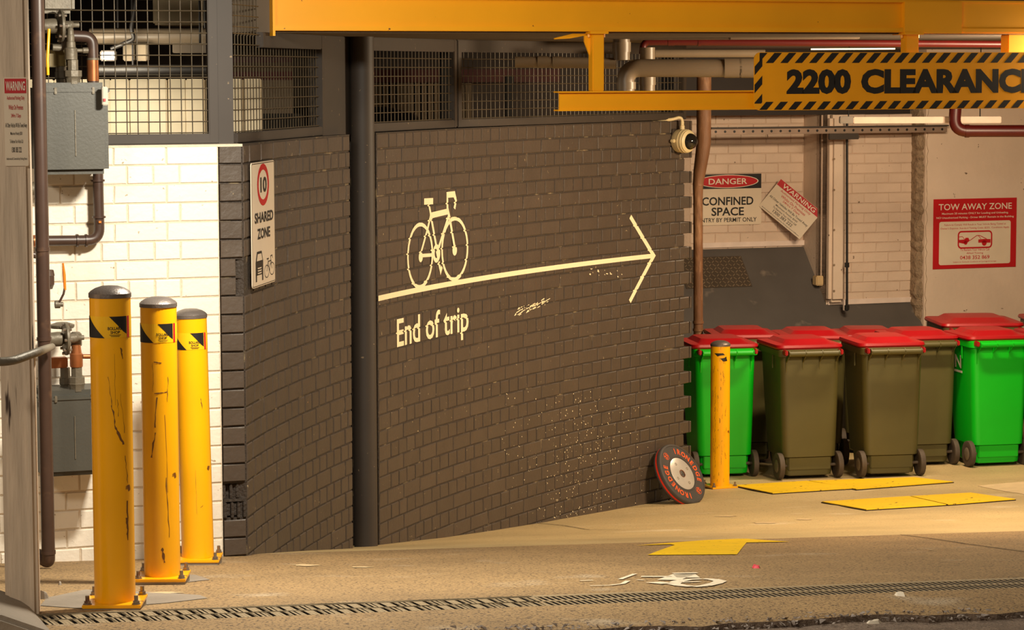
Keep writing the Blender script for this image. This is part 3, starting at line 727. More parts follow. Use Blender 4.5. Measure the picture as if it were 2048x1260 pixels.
# steel pole in the gap
pc = arcp(A(733), 0, -.012); g0 = gzp(pc)
pole = thing('steel_pole', 'round charcoal steel pole between the two charcoal walls', 'pole', pc + ZZ * (g0 - .1))
MB().cyl(pc + ZZ * (g0 - .1), pc + ZZ * ZS, .064, 28).build('shaft', M_STEELDK, pole)
b0, b1 = arcp(A(668), 0, -.09), arcp(A(742), 0, -.12); e_ = (b1 - b0).normalized(); lw = (b1 - b0).length
MB().box((b0 + b1) / 2 + ZZ * ((ZT + ZS) / 2), (lw * .96, .07, ZS - ZT), (e_, ZZ.cross(e_), ZZ)).build('head_plate', M_STEELDK, pole, bevel=.004)
arc_solid('gap_backing', a_2e - .004, a_3s + .004, -1.2, ZT, -.16, -.23, M_BLACK, wi)

# ------------------------------------------------------------------ flat signs
class Sign:
    def __init__(s, name, label, c, ex, ez, W, H, m, th=.003, r=.0, group=None, cat='sign'):
        s.ex, s.ez = ex.normalized(), ez.normalized(); s.en = s.ex.cross(s.ez); s.c = Vector(c); s.W, s.H = W, H   # en = towards viewer
        s.t = thing(name, label, cat, s.c - s.ez * (H / 2), group); s.lv = 0; s.th = th
        MB().prism(s.rr(0, 0, W, H, r), s.c - s.en * th, s.ex, s.ez, s.en, th).build('plate', m, s.t, smooth=0)
    def rr(s, cx, cy, W, H, r, n=5):
        if r <= 0: return [(cx - W / 2, cy - H / 2), (cx + W / 2, cy - H / 2), (cx + W / 2, cy + H / 2), (cx - W / 2, cy + H / 2)]
        out = []
        for sx, sy, a0 in ((1, 1, 0), (-1, 1, PI / 2), (-1, -1, PI), (1, -1, 1.5 * PI)):
            for i in range(n + 1): a = a0 + PI / 2 * i / n; out.append((cx + sx * (W / 2 - r) + r * math.cos(a), cy + sy * (H / 2 - r) + r * math.sin(a)))
        return out
    def flat(s, name, polys, m, lv):
        mb = MB()
        for pl in polys: mb.add([s.c + s.ex * p[0] + s.ez * p[1] + s.en * (.0009 * lv) for p in pl], [list(range(len(pl)))])
        o = mb.build(name, m, s.t, smooth=0); return o
    def text(s, body, cx, cy, w_, h_, m, lv=2, bold=.01, name='lettering', full=False):
        vs, fs = text_mesh(body, bold); xs = [v[0] for v in vs]; ys = [v[1] for v in vs]
        x0, x1 = min(xs), max(xs); y0, y1 = min(ys), max(ys)
        kx, ky = w_ / (x1 - x0), h_ / (y1 - y0); pts = [(cx + (v[0] - (x0 + x1) / 2) * kx, cy + (v[1] - (y0 + y1) / 2) * ky) for v in vs]
        mb = MB(); mb.add([s.c + s.ex * p[0] + s.ez * p[1] + s.en * (.0009 * lv) for p in pts], fs)
        return mb.build(name, m, s.t, smooth=0)
def ellp(cx, cy, rx, ry, n=36): return [(cx + rx * math.cos(2 * PI * i / n), cy + ry * math.sin(2 * PI * i / n)) for i in range(n)]
# shared zone
sa = PA(506, 450, .02)[0]; sb = PA(552, 450, .02)[0]; zt_, zb_ = PA(528, 323, .02)[1], PA(530, 570, .02)[1]
p0, p1 = arcp(sa / CR, 0, .014), arcp(sb / CR, 0, .014); W, H = (p1 - p0).length, zt_ - zb_
S = Sign('shared_zone_sign', 'tall white speed ten shared zone sign on charcoal brick', (p0 + p1) / 2 + ZZ * ((zt_ + zb_) / 2), p1 - p0, ZZ, W, H, M_SIGNW, .004, .018)
S.flat('border', [q for q in stroke(S.rr(0, 0, W - .012, H - .012, .014), .003, True)], M_BLACK, 1)
yy = lambda f: H / 2 - f * H
rc = W * .25
S.flat('red_ring', stroke(ellp(0, yy(.185), W * .225, H * .145), W * .06, True), M_RED, 1)
S.text('10', W * .01, yy(.185), W * .27, H * .125, M_BLACK, bold=.03)
S.text('SHARED', W * .02, yy(.445), W * .80, H * .085, M_BLACK, bold=.03); S.text('ZONE', 0, yy(.575), W * .55, H * .085, M_BLACK, bold=.03)
def nx(f): return (f - .5) * W
carp = [[(nx(.14), yy(.80)), (nx(.20), yy(.715)), (nx(.40), yy(.715)), (nx(.46), yy(.80)), (nx(.46), yy(.905)), (nx(.14), yy(.905))], [(nx(.14), yy(.90)), (nx(.19), yy(.90)), (nx(.19), yy(.955)), (nx(.14), yy(.955))], [(nx(.41), yy(.90)), (nx(.46), yy(.90)), (nx(.46), yy(.955)), (nx(.41), yy(.955))]]
S.flat('car_symbol', carp, M_BLACK, 1)
S.flat('car_symbol_gaps', [[(nx(.18), yy(.79)), (nx(.22), yy(.735)), (nx(.38), yy(.735)), (nx(.42), yy(.79))]] + [[(nx(.21), yy(f)), (nx(.39), yy(f)), (nx(.37), yy(f + .010)), (nx(.23), yy(f + .010))] for f in (.845, .865, .885)], M_SIGNW, 2)
bw = stroke(ellp(nx(.62), yy(.895), W * .10, H * .05), .004, True) + stroke(ellp(nx(.85), yy(.885), W * .10, H * .05), .004, True)
bw += stroke([(nx(.62), yy(.895)), (nx(.68), yy(.82)), (nx(.80), yy(.815)), (nx(.73), yy(.895)), (nx(.67), yy(.80))], .005) + stroke([(nx(.62), yy(.795)), (nx(.71), yy(.795))], .006) + stroke([(nx(.85), yy(.885)), (nx(.79), yy(.78)), (nx(.86), yy(.775)), (nx(.88), yy(.80))], .005)
S.flat('bicycle_symbol', bw, M_BLACK, 1)

# danger sign on the back wall
DS = DA - .012
def dsign(name, label, x0, x1, y0, y1, D, m, r=0., th=.003):
    c = PD((x0 + x1) / 2, (y0 + y1) / 2, D); a, b = PD(x0, (y0 + y1) / 2, D), PD(x1, (y0 + y1) / 2, D); q0, q1 = PD((x0 + x1) / 2, y0, D), PD((x0 + x1) / 2, y1, D)
    return Sign(name, label, c, UU, ZZ, (b - a).dot(UU), q0.z - q1.z, m, th, r)
S = dsign('danger_sign', 'danger confined space sign with red oval on the back wall', 1388, 1523, 348, 450, DS, M_SIGNW, .02)
W, H = S.W, S.H
S.flat('black_header', [S.rr(0, H * .355, W * .995, H * .285, .0)], M_BLACK, 1)
S.flat('oval_outline', [ellp(-W * .0, H * .355, W * .455, H * .130)], M_WHITE, 2); S.flat('red_oval', [ellp(0, H * .355, W * .44, H * .118)], M_RED, 3)
S.text('DANGER', 0, H * .355, W * .57, H * .115, M_WHITE, 4, .012)
S.text('CONFINED', 0, -H * .03, W * .76, H * .165, M_BLACK, 2, .02); S.text('SPACE', 0, -H * .235, W * .48, H * .165, M_BLACK, 2, .02); S.text('ENTRY BY PERMIT ONLY', 0, -H * .40, W * .86, H * .085, M_BLACK, 2, .008)
# tilted warning sign
def warning(S, tilt=False):
    W, H = S.W, S.H
    if tilt:
        S.flat('red_header', [S.rr(0, H * .40, W * .99, H * .19, 0)], M_RED, 1); S.text('WARNING', 0, H * .40, W * .78, H * .13, M_WHITE, 2, .012)
        rows = ((.235, .72, .075, M_RED, 'Authorised Parking Only'), (.135, .58, .075, M_RED, 'Whilst On Premises'), (.035, .40, .075, M_RED, '24Hrs 7 Days'), (-.075, .92, .085, M_BLACK, 'All Other Vehicles Will Be Towed Away'), (-.17, .52, .06, M_BLACK, 'Maximum Penalty $550'), (-.25, .56, .05, M_BLACK, 'To Retrieve Your Vehicle Call'), (-.345, .46, .085, M_BLACK, '1300 383 222'), (-.45, .9, .04, M_BLACK, 'Authorised & Controlled by Parking Patrol Officers'))
    else:
        S.flat('red_header', [S.rr(0, H * .405, W * .93, H * .165, 0)], M_RED, 1); S.text('WARNING', 0, H * .405, W * .82, H * .105, M_WHITE, 2, .02)
        rows = ((.265, .75, .055, M_RED, 'Authorised Parking Only'), (.165, .62, .055, M_RED, 'Whilst On Premises'), (.065, .42, .055, M_RED, '24Hrs 7 Days'), (-.045, .92, .065, M_BLACK, 'All Other Vehicles Will Be Towed Away'), (-.135, .5, .045, M_BLACK, 'Maximum Penalty $550'), (-.22, .56, .04, M_BLACK, 'To Retrieve Your Vehicle Call'), (-.315, .42, .06, M_BLACK, '1300 383 222'), (-.42, .88, .035, M_BLACK, 'Authorised & Controlled by Parking Patrol'))
    for fy, fw_, fh, m, tx in rows: S.text(tx, 0, H * fy, W * fw_, H * fh, m, 2, .006)
c = PD(1580.5, 418, DA - .15)
ang = math.radians(-39); hh_ = UU * math.cos(.52) - NN * math.sin(.52); ex = (hh_ * math.cos(ang) + ZZ * math.sin(ang)); ez = (-hh_ * math.sin(ang) + ZZ * math.cos(ang))
S = Sign('warning_sign', 'white and red warning sign hanging askew beside the danger sign', c, ex, ez, .46, .305, M_SIGNW, .003, .004); warning(S, True)
# tow away zone
S = dsign('tow_away_sign', 'red tow away zone sign on the rendered wall', 1867, 2033, 397, 536, DC - .008, M_RED, 0)
W, H = S.W, S.H
S.text('TOW AWAY ZONE', 0, H * .385, W * .88, H * .09, M_WHITE, 2, .008)
S.text('Maximum 20 minutes ONLY for Loading and Unloading.', 0, H * .287, W * .80, H * .036, M_WHITE, 2, .006); S.text('NO Unauthorised Parking - Driver MUST Remain in the Building', 0, H * .228, W * .93, H * .036, M_WHITE, 2, .006)
S.flat('white_panel', [S.rr(0, -H * .135, W * .86, H * .62, .02)], M_SIGNW, 1)
S.text('Failure to Comply Will Result in Your Vehicle Being Towed at', 0, H * .125, W * .74, H * .034, M_RED, 2, .004); S.text("Owner's Expense. Standard Towing Costs: $253.  Conditions Apply.", 0, H * .075, W * .83, H * .034, M_RED, 2, .004)
S.flat('pictogram_frame', stroke(S.rr(0, -H * .09, W * .40, H * .235, .03), .014, True), M_RED, 2)
bx_ = lambda f: (f - .5) * W * .4; by_ = lambda f: -H * .09 + (f - .5) * H * .235
S.flat('truck_pictogram', [[(bx_(.02), by_(.33)), (bx_(.02), by_(.50)), (bx_(.18), by_(.52)), (bx_(.22), by_(.62)), (bx_(.30), by_(.62)), (bx_(.34), by_(.44)), (bx_(.30), by_(.36)), (bx_(.16), by_(.26))], ellp(bx_(.22), by_(.32), .018, .018, 16)], M_RED, 2)
S.flat('car_pictogram', [[(bx_(.60), by_(.30)), (bx_(.60), by_(.50)), (bx_(.78), by_(.52)), (bx_(.97), by_(.50)), (bx_(.97), by_(.28))], ellp(bx_(.78), by_(.27), .024, .024, 16)], M_RED, 2)
S.flat('tow_cable', stroke([(bx_(.02), by_(.68)), (bx_(.12), by_(.70)), (bx_(.18), by_(.54))], .005) + stroke([(bx_(.34), by_(.44)), (bx_(.55), by_(.74)), (bx_(.64), by_(.74)), (bx_(.85), by_(.52))], .006) + stroke([(bx_(.60), by_(.74)), (bx_(.68), by_(.52))], .005), M_RED, 2)
S.text('To Reclaim Your Vehicle Call', 0, -H * .235, W * .35, H * .032, M_RED, 2, .004); S.text('Allied Towing', 0, -H * .287, W * .20, H * .034, M_RED, 2, .004)
S.text('0438 352 869', 0, -H * .345, W * .355, H * .052, M_RED, 2, .008); S.text('Subject to Terms & Conditions of Carriage & Storage', 0, -H * .41, W * .52, H * .024, M_RED, 2, .003)

# ------------------------------------------------------------------ timber post with its warning sign
pb = DU(8.55, 0); Dp = 8.62
UR = PD(77, 1195, Dp).dot(UU); pw_ = .16
pcn = DU(Dp + pw_ / 2, UR - pw_ / 2); ang = math.radians(-12)
qx = (UU * math.cos(ang) + NN * math.sin(ang)); qy = ZZ.cross(qx)
right = PD(77, 1195, Dp); pcn = Vector((right.x, right.y, 0)) - qx * .055 + qy * .08
post = MB().box(pcn + ZZ * 1.55, (.11, .16, 2.6), (qx, qy, ZZ)).build('timber_post', M_WOOD, None, bevel=.014, seg=3)
tag(post, 'weathered grey timber post at the left edge of the picture', 'post')
fc = pcn - qy * .08
ztp, zbt = PY(30, 155, fc.y).z, PY(30, 332, fc.y).z
cx_ = (PY(32, 240, fc.y).x - fc.x) / qx.x
S = Sign('warning_sign', 'small faded warning sign screwed to the timber post', fc + qx * cx_ + ZZ * ((ztp + zbt) / 2) - qy * .004, qx, ZZ, PY(55, 240, fc.y).x - PY(9, 240, fc.y).x, ztp - zbt, M_SIGNW, .003, .004); warning(S)

# ------------------------------------------------------------------ bollards
def bollard(x, ybase, wpx, label, yaw, style, hgt=1.085, lean=(0, 0)):
    Yc = .14 * FPX / wpx; b = PY(x, ybase, Yc - .07); c = Vector((b.x, Yc, b.z)); r_ = .07; c.z = max(c.z, gzp(c - Vector((0, .1, 0))) + .013)
    t = thing('bollard', label, 'bollard', c - ZZ * .012, 'yellow steel bollards')
    top = c + ZZ * (hgt - .028) + Vector((lean[0], lean[1], 0))
    ax = (top - c).normalized()
    MB().lathe([(r_, 0), (r_, (top - c).length)], c, ax, 36).build('tube', M_YEL, t)
    MB().lathe([(r_ + .0025, -.012), (r_ + .0025, .002), (r_ * .93, .010), (r_ * .72, .019), (r_ * .42, .026), (.002, .028)], top, ax, 36).build('dome_cap', M_CAP, t)
    e1 = Vector((math.cos(yaw), math.sin(yaw), 0)); e2 = ZZ.cross(e1)
    MB().box(c - ZZ * .006, (.2, .2, .012), (e1, e2, ZZ)).build('base_plate', M_YEL, t, bevel=.002)
    MB().box(c - ZZ * .05, (.19, .19, .076), (e1, e2, ZZ)).build('grout_pad', M_PATCH, t)
    for sx in (-1, 1):
        for sy in (-1, 1):
            q = c + e1 * (sx * .083) + e2 * (sy * .083)
            bo = MB(); bo.lathe([(.0125, 0), (.0125, .012)], q, ZZ, 6).lathe([(.007, .012), (.007, .03)], q, ZZ, 10).lathe([(.015, 0), (.015, .003)], q, ZZ, 14); bo.build('anchor_bolt', M_BOLT, t)
    # reflective tape: cylinder patch, az measured from the camera-facing direction
    front = math.atan2(-c.y, -c.x)
    def cylpatch(name, polys, m, rad):
        bm = bmesh.new()
        for pl in polys:
            try: bm.faces.new([bm.verts.new((p[0], p[1], 0)) for p in pl])
            except ValueError: pass
        bmesh.ops.triangulate(bm, faces=bm.faces)
        xs = [v.co.x for v in bm.verts]; k = math.floor(min(xs) / .008) + 1
        while k * .008 < max(xs): bmesh.ops.bisect_plane(bm, geom=bm.verts[:] + bm.edges[:] + bm.faces[:], plane_co=(k * .008, 0, 0), plane_no=(1, 0, 0)); k += 1
        for v in bm.verts:
            th = front + v.co.x / r_; h = v.co.y
            base = c + (top - c) * ((h) / hgt); v.co = base + Vector((math.cos(th), math.sin(th), 0)) * rad - t.location
        bmesh.ops.recalc_face_normals(bm, faces=bm.faces)
        me = bpy.data.meshes.new(name); bm.to_mesh(me); bm.free(); me.materials.append(m)
        o = bpy.data.objects.new(name, me); COL.objects.link(o); o.parent = t; return o
    if style == 'tape':
        z1, z0 = hgt - .075, hgt - .150
        cylpatch('reflective_tape', [[(-.105, z0), (.105, z0), (.105, z1), (-.105, z1)]], mat('yellow_tape', (252, 190, 20), .35), r_ + .0006)
        sh = .035
        cylpatch('chevron', [[(-.105, z0), (-.02 - .0, z0), (-.092, z1), (-.105, z1)], [(-.004 + sh * 0, z1), (.060, z1), (.060, z0 + .012), (.045, z0 + .022)]], M_BLACK, r_ + .0011)
        cylpatch('red_reflector', [[(.063, z0), (.075, z0), (.075, z1), (.063, z1)]], M_RED, r_ + .0012)
        cylpatch('fine_print', [[(.016 - w_, z0 + h_), (.016 + w_, z0 + h_), (.016 + w_, z0 + h_ + .0012), (.016 - w_, z0 + h_ + .0012)] for h_, w_ in ((.0105, .020), (.0075, .017), (.0045, .014))], M_BLACK, r_ + .0016)
        for body, cy_, h_, w_ in (('BOLLARD', z0 + .028, .011, .050), ('SHOP', z0 + .015, .010, .032)):
            vs, fs = text_mesh(body, .02); xs = [v[0] for v in vs]; ys = [v[1] for v in vs]
            x0, x1, y0, y1 = min(xs), max(xs), min(ys), max(ys)
            cylpatch('lettering', [[(.016 + (vs[i][0] - (x0 + x1) / 2) / (x1 - x0) * w_, cy_ + (vs[i][1] - y0) / (y1 - y0) * h_) for i in f] for f in fs], M_BLACK, r_ + .0016)
    elif style == 'torn':
        cylpatch('torn_chevron', [[(-.045, hgt - .062), (.02, hgt - .060), (.035, hgt - .075), (.0, hgt - .078), (-.02, hgt - .085)], [(.0, hgt - .10), (.03, hgt - .095), (.045, hgt - .085), (.055, hgt - .12), (.02, hgt - .122)]], M_BLACK, r_ + .0008)
    return t, cylpatch
rs = random.Random(21)
def scuffs(cp, items):
    polys = []
    for (x0, z0, x1, z1, wd) in items:
        n = 7; pts = [(x0 + (x1 - x0) * i / n + rs.uniform(-.002, .002), z0 + (z1 - z0) * i / n) for i in range(n + 1)]
        polys += stroke(pts, [max(.0006, wd * rs.uniform(.15, 1)) for _ in range(n + 1)])
    cp('scuff_mark', polys, mat('scuff_brown', (112, 70, 24), .7), .0705)
t1, cp1 = bollard(224, 1207, 82.5, 'nearest of the three tall yellow bollards by the street wall', math.radians(1), 'tape')
scuffs(cp1, [(-.01, .80, .0, .70, .003), (.0, .70, .012, .62, .006), (.012, .62, .04, .56, .010), (.02, .72, .022, .66, .002), (.012, .88, .012, .70, .0012), (.035, .90, .04, .86, .006), (.03, .74, .045, .60, .002), (.05, .36, .052, .22, .007), (.045, .52, .055, .42, .003), (.048, .30, .05, .24, .012)])
t2, cp2 = bollard(320, 1155.5, 73, 'middle one of the three tall yellow bollards by the street wall', math.radians(1), 'tape')
scuffs(cp2, [(-.025, .86, -.025, .74, .002), (-.02, .86, .01, .855, .006), (-.02, .735, .03, .74, .006), (-.01, .72, -.02, .60, .006), (.02, .65, .025, .34, .0018), (-.02, .58, -.035, .48, .008), (.02, .40, .03, .16, .005), (0, .12, .01, .06, .012), (.035, .8, .03, .7, .003)])
t3, cp3 = bollard(392, 1118, 65, 'farthest and brightest of the three tall yellow bollards by the quoin', math.radians(1), 'tape', lean=(-.018, 0))
scuffs(cp3, [(.035, .72, .04, .67, .005), (.0, .40, .002, .2, .0012), (.02, .23, .03, .24, .003)])
t4, cp4 = bollard(1441, 990, 39, 'short worn yellow bollard standing before the green bin', math.radians(20), 'torn', 1.055)
r4 = [(rs.uniform(-.06, .05), rs.uniform(.05, 1.05), 0, 0, 0) for _ in range(60)]
scuffs(cp4, [(a, z, a + rs.uniform(-.004, .004), z - rs.uniform(.01, .05), rs.uniform(.001, .004)) for a, z, *_ in r4] + [(-.035, .75 - i * .05, -.04 + .006 * (i % 2), .70 - i * .05, .003) for i in range(12)])

# ------------------------------------------------------------------ gas meters and pipes on the street wall
def X(x, y, D): return PD(x, y, D)
def meter(name, label, x0, x1, y0, y1, D, dep):
    a, b = PD(x0, y1, D), PD(x1, y0, D); W = (b - a).dot(UU); H = b.z - a.z; c = DU(D + dep / 2, (a.dot(UU) + b.dot(UU)) / 2, (a.z + b.z) / 2)
    t = thing(name, label, 'gas meter', c - ZZ * (H / 2), 'grey gas meters on the street wall')
    MB().box(c, (W, dep, H), FR).build('case', M_METER, t, bevel=.022, seg=4)
    MB().box(c + ZZ * (H * .5 - .035), (W + .008, dep + .01, .018), FR).build('seam_flange', M_METER, t, bevel=.004)
    for q in (-.25, .28): MB().box(c + UU * (W * q) - NN * (dep / 2 + .003) + ZZ * (H * .5 - .035), (.012, .01, .03), FR).build('clip', M_VALVE, t, bevel=.002)
    MB().box(c + UU * (W * .02) - NN * (dep / 2 + .002) + ZZ * (-H * .05), (.004, .004, H * .5), FR).build('weld_line', M_VALVE, t)
    return t, c, W, H
def fitting(t, name, x, ys, rs_, D, m, n=20):          # vertical stack of turned sections by pixel rows
    mb = MB(); o = PD(x, ys[0], D); k = FPX / o.y; prof = []
    z0 = o.z
    for (y, r_) in zip(ys, rs_): prof.append((r_ / k, PD(x, y, D).z - z0))
    mb.lathe(prof, o, ZZ, n); return mb.build(name, m, t)
gm, gc, gW, gH = meter('gas_meter', 'upper grey gas meter box with valves on top', 78, 217, 165, 350, 11.25, .26)
def side_index(t, x, y, D):
    MB().box(PD(x, y, D), (.025, .03, .08), FR).build('index_window', mat('index_glass', (190, 180, 165), .2), t, bevel=.003)
    MB().box(PD(x, y + 8, D - .018), (.01, .004, .012), FR).build('red_tag', M_RED, t)
side_index(gm, 209, 192, 11.2)
fitting(gm, 'inlet_union', 146, (168, 160, 154, 153, 141, 140, 120, 118, 116), (15, 15, 17, 18, 18, 11, 11, 9, 9), 11.3, M_VALVE, 8)
fitting(gm, 'outlet_union', 122, (168, 158, 156, 144, 143, 125, 122), (9, 10, 12, 12, 11, 11, 9), 11.42, M_VALVE, 8)
def regulator(t, x, y, D, flip=1):
    k = FPX / PD(x, y, D).y
    MB().lathe([(2 / k, -34 / k), (13 / k, -30 / k), (15 / k, -8 / k), (15 / k, 0), (10 / k, 5 / k), (10 / k, 26 / k), (7 / k, 32 / k)], PD(x - 6, y, D), UU, 22).build('regulator_body', M_VALVE, t)
    MB().lathe([(30 / k, 0), (33 / k, 2 / k), (33 / k, 6 / k), (28 / k, 9 / k)], PD(x, y, D), UU, 26).build('diaphragm_housing', M_VALVE, t)
    MB().lathe([(8 / k, 0), (9 / k, 8 / k), (5 / k, 14 / k), (5 / k, 24 / k)], PD(x + 16, y - 2, D), UU, 14).build('vent_plug', M_VALVE, t)
    for i in range(8):
        a = 2 * PI * i / 8; MB().lathe([(3 / k, -4 / k), (3 / k, 12 / k)], PD(x, y, D) + (NN * math.cos(a) + ZZ * math.sin(a)) * (29 / k), UU, 6).build('housing_bolt', M_BOLT, t)
regulator(gm, 118, 52, 11.35)
k = FPX / PD(110, 60, 11.35).y
MB().tube(bend([PD(105, 95, 11.35), PD(127, 96, 11.35), PD(132, 80, 11.35), PD(133, 62, 11.35)], .05), 7 / k).build('swan_neck', M_VALVE, gm)
MB().box(PD(100, 117, 11.42), (60 / k, .05, 34 / k), FR).build('mounting_bracket', mat('olive_bracket', (110, 92, 44), .55), gm, bevel=.004)
MB().lathe([(4 / k, 0), (4 / k, 14 / k), (6 / k, 16 / k), (6 / k, 26 / k)], PD(150, 101, 11.3), UU, 12).build('test_point', M_VALVE, gm)
fitting(gm, 'shutoff_valve', 142, (119, 118, 97, 95, 84, 83, 70, 69, 58, 54), (13, 13, 13, 10, 9, 7.5, 7.5, 6.5, 6, 3), 11.3, M_VALVE, 18)
MB().tube([PD(98, 58, 11.3), PD(95, 120, 11.28), PD(96, 150, 11.28)], 3 / k).build('yellow_lever', M_YEL, gm)
MB().box(PD(112, 5, 11.45), (70 / k, .1, 44 / k), FR).build('top_casting', M_VALVE, gm, bevel=.02, seg=3)
# copper and brown outlet pipe leaving the upper meter
op = thing('meter_outlet_pipe', 'brown elbowed outlet pipe under the upper gas meter', 'pipe', PD(198, 480, 11.5))
k = FPX / PD(198, 420, 11.5).y
MB().tube(bend([PD(196, 345, 11.5), PD(197, 400, 11.5), PD(199, 480, 11.5), PD(150, 481, 11.5), PD(30, 482, 11.5)], .09, 8), 10.5 / k, 18).build('pipe', M_BROWNPIPE, op)
for x, y in ((196, 361), (198, 434)): MB().lathe([(13.5 / k, -2 / k), (13.5 / k, 2 / k)], PD(x, y, 11.5), ZZ, 20).build('collar', M_BROWNPIPE, op)
for x in (154, 172): MB().lathe([(13 / k, -2 / k), (13 / k, 2 / k)], PD(x, 481, 11.5), UU, 20).build('collar', M_BROWNPIPE, op)
MB().lathe([(12 / k, 0), (12 / k, 9 / k)], PD(66, 482, 11.5), UU, 18).build('copper_coupling', M_COPPER, op)
MB().box(PD(200, 444, 11.47), (5 / k, .004, 4 / k), FR).build('orange_tag', M_ORANGE, op)
ip = thing('meter_inlet_pipe', 'brown pipe bending behind the upper gas meter into the mesh', 'pipe', PD(187, 160, 11.6))
MB().tube(bend([PD(186, 172, 11.5), PD(186, 112, 11.5), PD(184, 74, 11.5), PD(150, 72, 11.5), PD(120, 72, 11.5)], .08, 8), 11.5 / k, 18).build('pipe', M_BROWNPIPE, ip)
MB().lathe([(13 / k, -2 / k), (13 / k, 2 / k)], PD(186, 118, 11.5), ZZ, 18).build('collar', M_VALVE, ip)
MB().lathe([(12 / k, 0), (12 / k, 42 / k)], PD(186, 162, 11.5), ZZ, 18).build('copper_sleeve', M_COPPER, ip)
# long brown riser in front
rp = thing('riser_pipe', 'tall brown riser pipe in front of the gas meters', 'pipe', PD(98, 1120, 11.0))
k = FPX / PD(95, 600, 11.0).y; base = PD(97, 1122, 11.0); topz = 2.9
B0 = Vector((base.x, base.y, 0))
MB().tube(bend([B0 + ZZ * topz, B0 + ZZ * (base.z + .02), B0 + ZZ * (base.z - .0) + NN * .01 - UU * .0 + Vector((0, 0, -.005)), B0 - UU * .09 + NN * .12 + ZZ * (base.z + .05)], .06, 8), 13.5 / k, 20).build('pipe', M_BROWNPIPE, rp)
for y in (498, 677, 1104): MB().lathe([(15.0 / k, -4 / k), (15.0 / k, 3 / k)], B0 + ZZ * PD(95, y, 11.0).z, ZZ, 20).build('collar', M_BROWNPIPE, rp)
# second riser with union behind it
r2 = thing('meter_riser', 'dark riser with union nut behind the tall brown pipe', 'pipe', PD(88, 700, 11.2))
MB().cyl(PD(84, 430, 11.2), PD(87, 660, 11.2), 11 / k, 16).build('pipe', M_BROWNPIPE, r2)
fitting(r2, 'union_nut', 91, (578, 570, 569, 552, 551, 540), (14, 17, 18, 18, 19, 17), 11.15, M_BROWNPIPE, 8)
MB().cyl(PD(64, 509, 11.2), PD(90, 514, 11.2), 7 / k, 14).build('branch', M_BROWNPIPE, r2)
MB().cyl(PD(58, 380, 11.25), PD(82, 372, 11.25), 13 / k, 14).build('upper_branch', M_VALVE, r2)
# lower meter
gm2, gc2, gW2, gH2 = meter('gas_meter', 'lower grey gas meter box hidden behind the nearest bollard', 80, 214, 778, 956, 11.25, .26)
fitting(gm2, 'inlet_union', 154, (782, 772, 767, 766, 754, 753, 734), (15, 15, 17, 16, 16, 11, 11), 11.3, M_VALVE, 8)
fitting(gm2, 'outlet_union', 131, (782, 770, 768, 756, 755, 735), (9, 10, 12, 12, 10, 10), 11.42, M_VALVE, 8)
fitting(gm2, 'copper_valve', 153, (734, 732, 708, 706, 690), (12, 13, 13, 11, 9), 11.3, M_COPPER, 18)
fitting(gm2, 'elbow_stack', 152, (692, 690, 668, 664), (11, 12, 12, 8), 11.35, M_VALVE, 18)
regulator(gm2, 128, 678, 11.3)
MB().lathe([(24 / k, 0), (26 / k, 3 / k), (26 / k, 7 / k), (12 / k, 12 / k)], PD(124, 656, 11.4), ZZ, 24).build('regulator_cap', M_VALVE, gm2)
MB().box(PD(112, 725, 11.42), (46 / k, .05, 22 / k), FR).build('mounting_bracket', M_COPPER, gm2, bevel=.004)
MB().cyl(PD(166, 713, 11.3), PD(186, 713, 11.3), 5 / k, 12).build('test_branch', M_COPPER, gm2)
bv = thing('ball_valve', 'small ball valve with orange lever beside the riser', 'valve', PD(118, 612, 11.15))
MB().lathe([(8 / k, 0), (8 / k, 10 / k), (5 / k, 11 / k), (5 / k, 16 / k)], PD(110, 609, 11.15), UU, 14).build('body', M_VALVE, bv)
MB().tube([PD(118, 606, 11.14), PD(127, 588, 11.14), PD(130, 574, 11.14)], 2.4 / k, 8).build('lever_neck', M_BROWNPIPE, bv)
MB().tube([PD(130, 580, 11.14), PD(128.5, 550, 11.14), PD(126, 526, 11.14)], [2.6 / k, 3.2 / k, 1.8 / k], 10).build('orange_lever', M_ORANGE, bv)
MB().box(PD(119, 583, 11.12), (6 / k, .003, 14 / k), FR).build('paper_tag', M_WHITE, bv)
gp = thing('conduit', 'grey conduit running from the post to the brown riser', 'conduit', PD(50, 712, 9.5))
MB().tube(bend([PD(-30, 724, 8.34), PD(22, 723, 8.35), PD(78, 703, 8.48), PD(104, 693, 10.93)], .06, 6), [.0135] * 2 + [.0135] * 16 if False else .0145, 14).build('pipe', M_VALVE, gp)

# ------------------------------------------------------------------ yellow beam, hangers and clearance sign
D0 = DBM; UB0 = PD(543, 30, D0).dot(UU); UB1 = UB0 + 7.5
zb = PD(800, 62, D0).z; zt2 = PD(1400, 2, D0).z + .0; zl_ = PD(800, 52, D0).z
bm_ = thing('yellow_beam', 'long yellow steel beam across the top of the entrance', 'beam', DU(D0, UB0, zb))
MB().box(DU(D0 + .012, (UB0 + UB1) / 2, (zb + zt2) / 2), (UB1 - UB0, .012, zt2 - zb), FR).build('web', M_YELBEAM, bm_)
MB().box(DU(D0 + .0, (UB0 + UB1) / 2, (zb + zl_) / 2), (UB1 - UB0, .05, zl_ - zb), FR).build('bottom_flange', M_YELBEAM, bm_, bevel=.003)
MB().box(DU(D0 + .0, (UB0 + UB1) / 2, zt2 + .006), (UB1 - UB0, .05, .014), FR).build('top_flange', M_YELBEAM, bm_, bevel=.003)
MB().box(DU(D0 + .0, UB0 + .004, (zb + 2.62) / 2), (.012, .06, 2.62 - zb + .05), FR).build('end_plate', M_YELBEAM, bm_)
ub, uc = PD(1809, 30, D0 - .03).dot(UU), PD(1925, 30, D0 - .03).dot(UU)
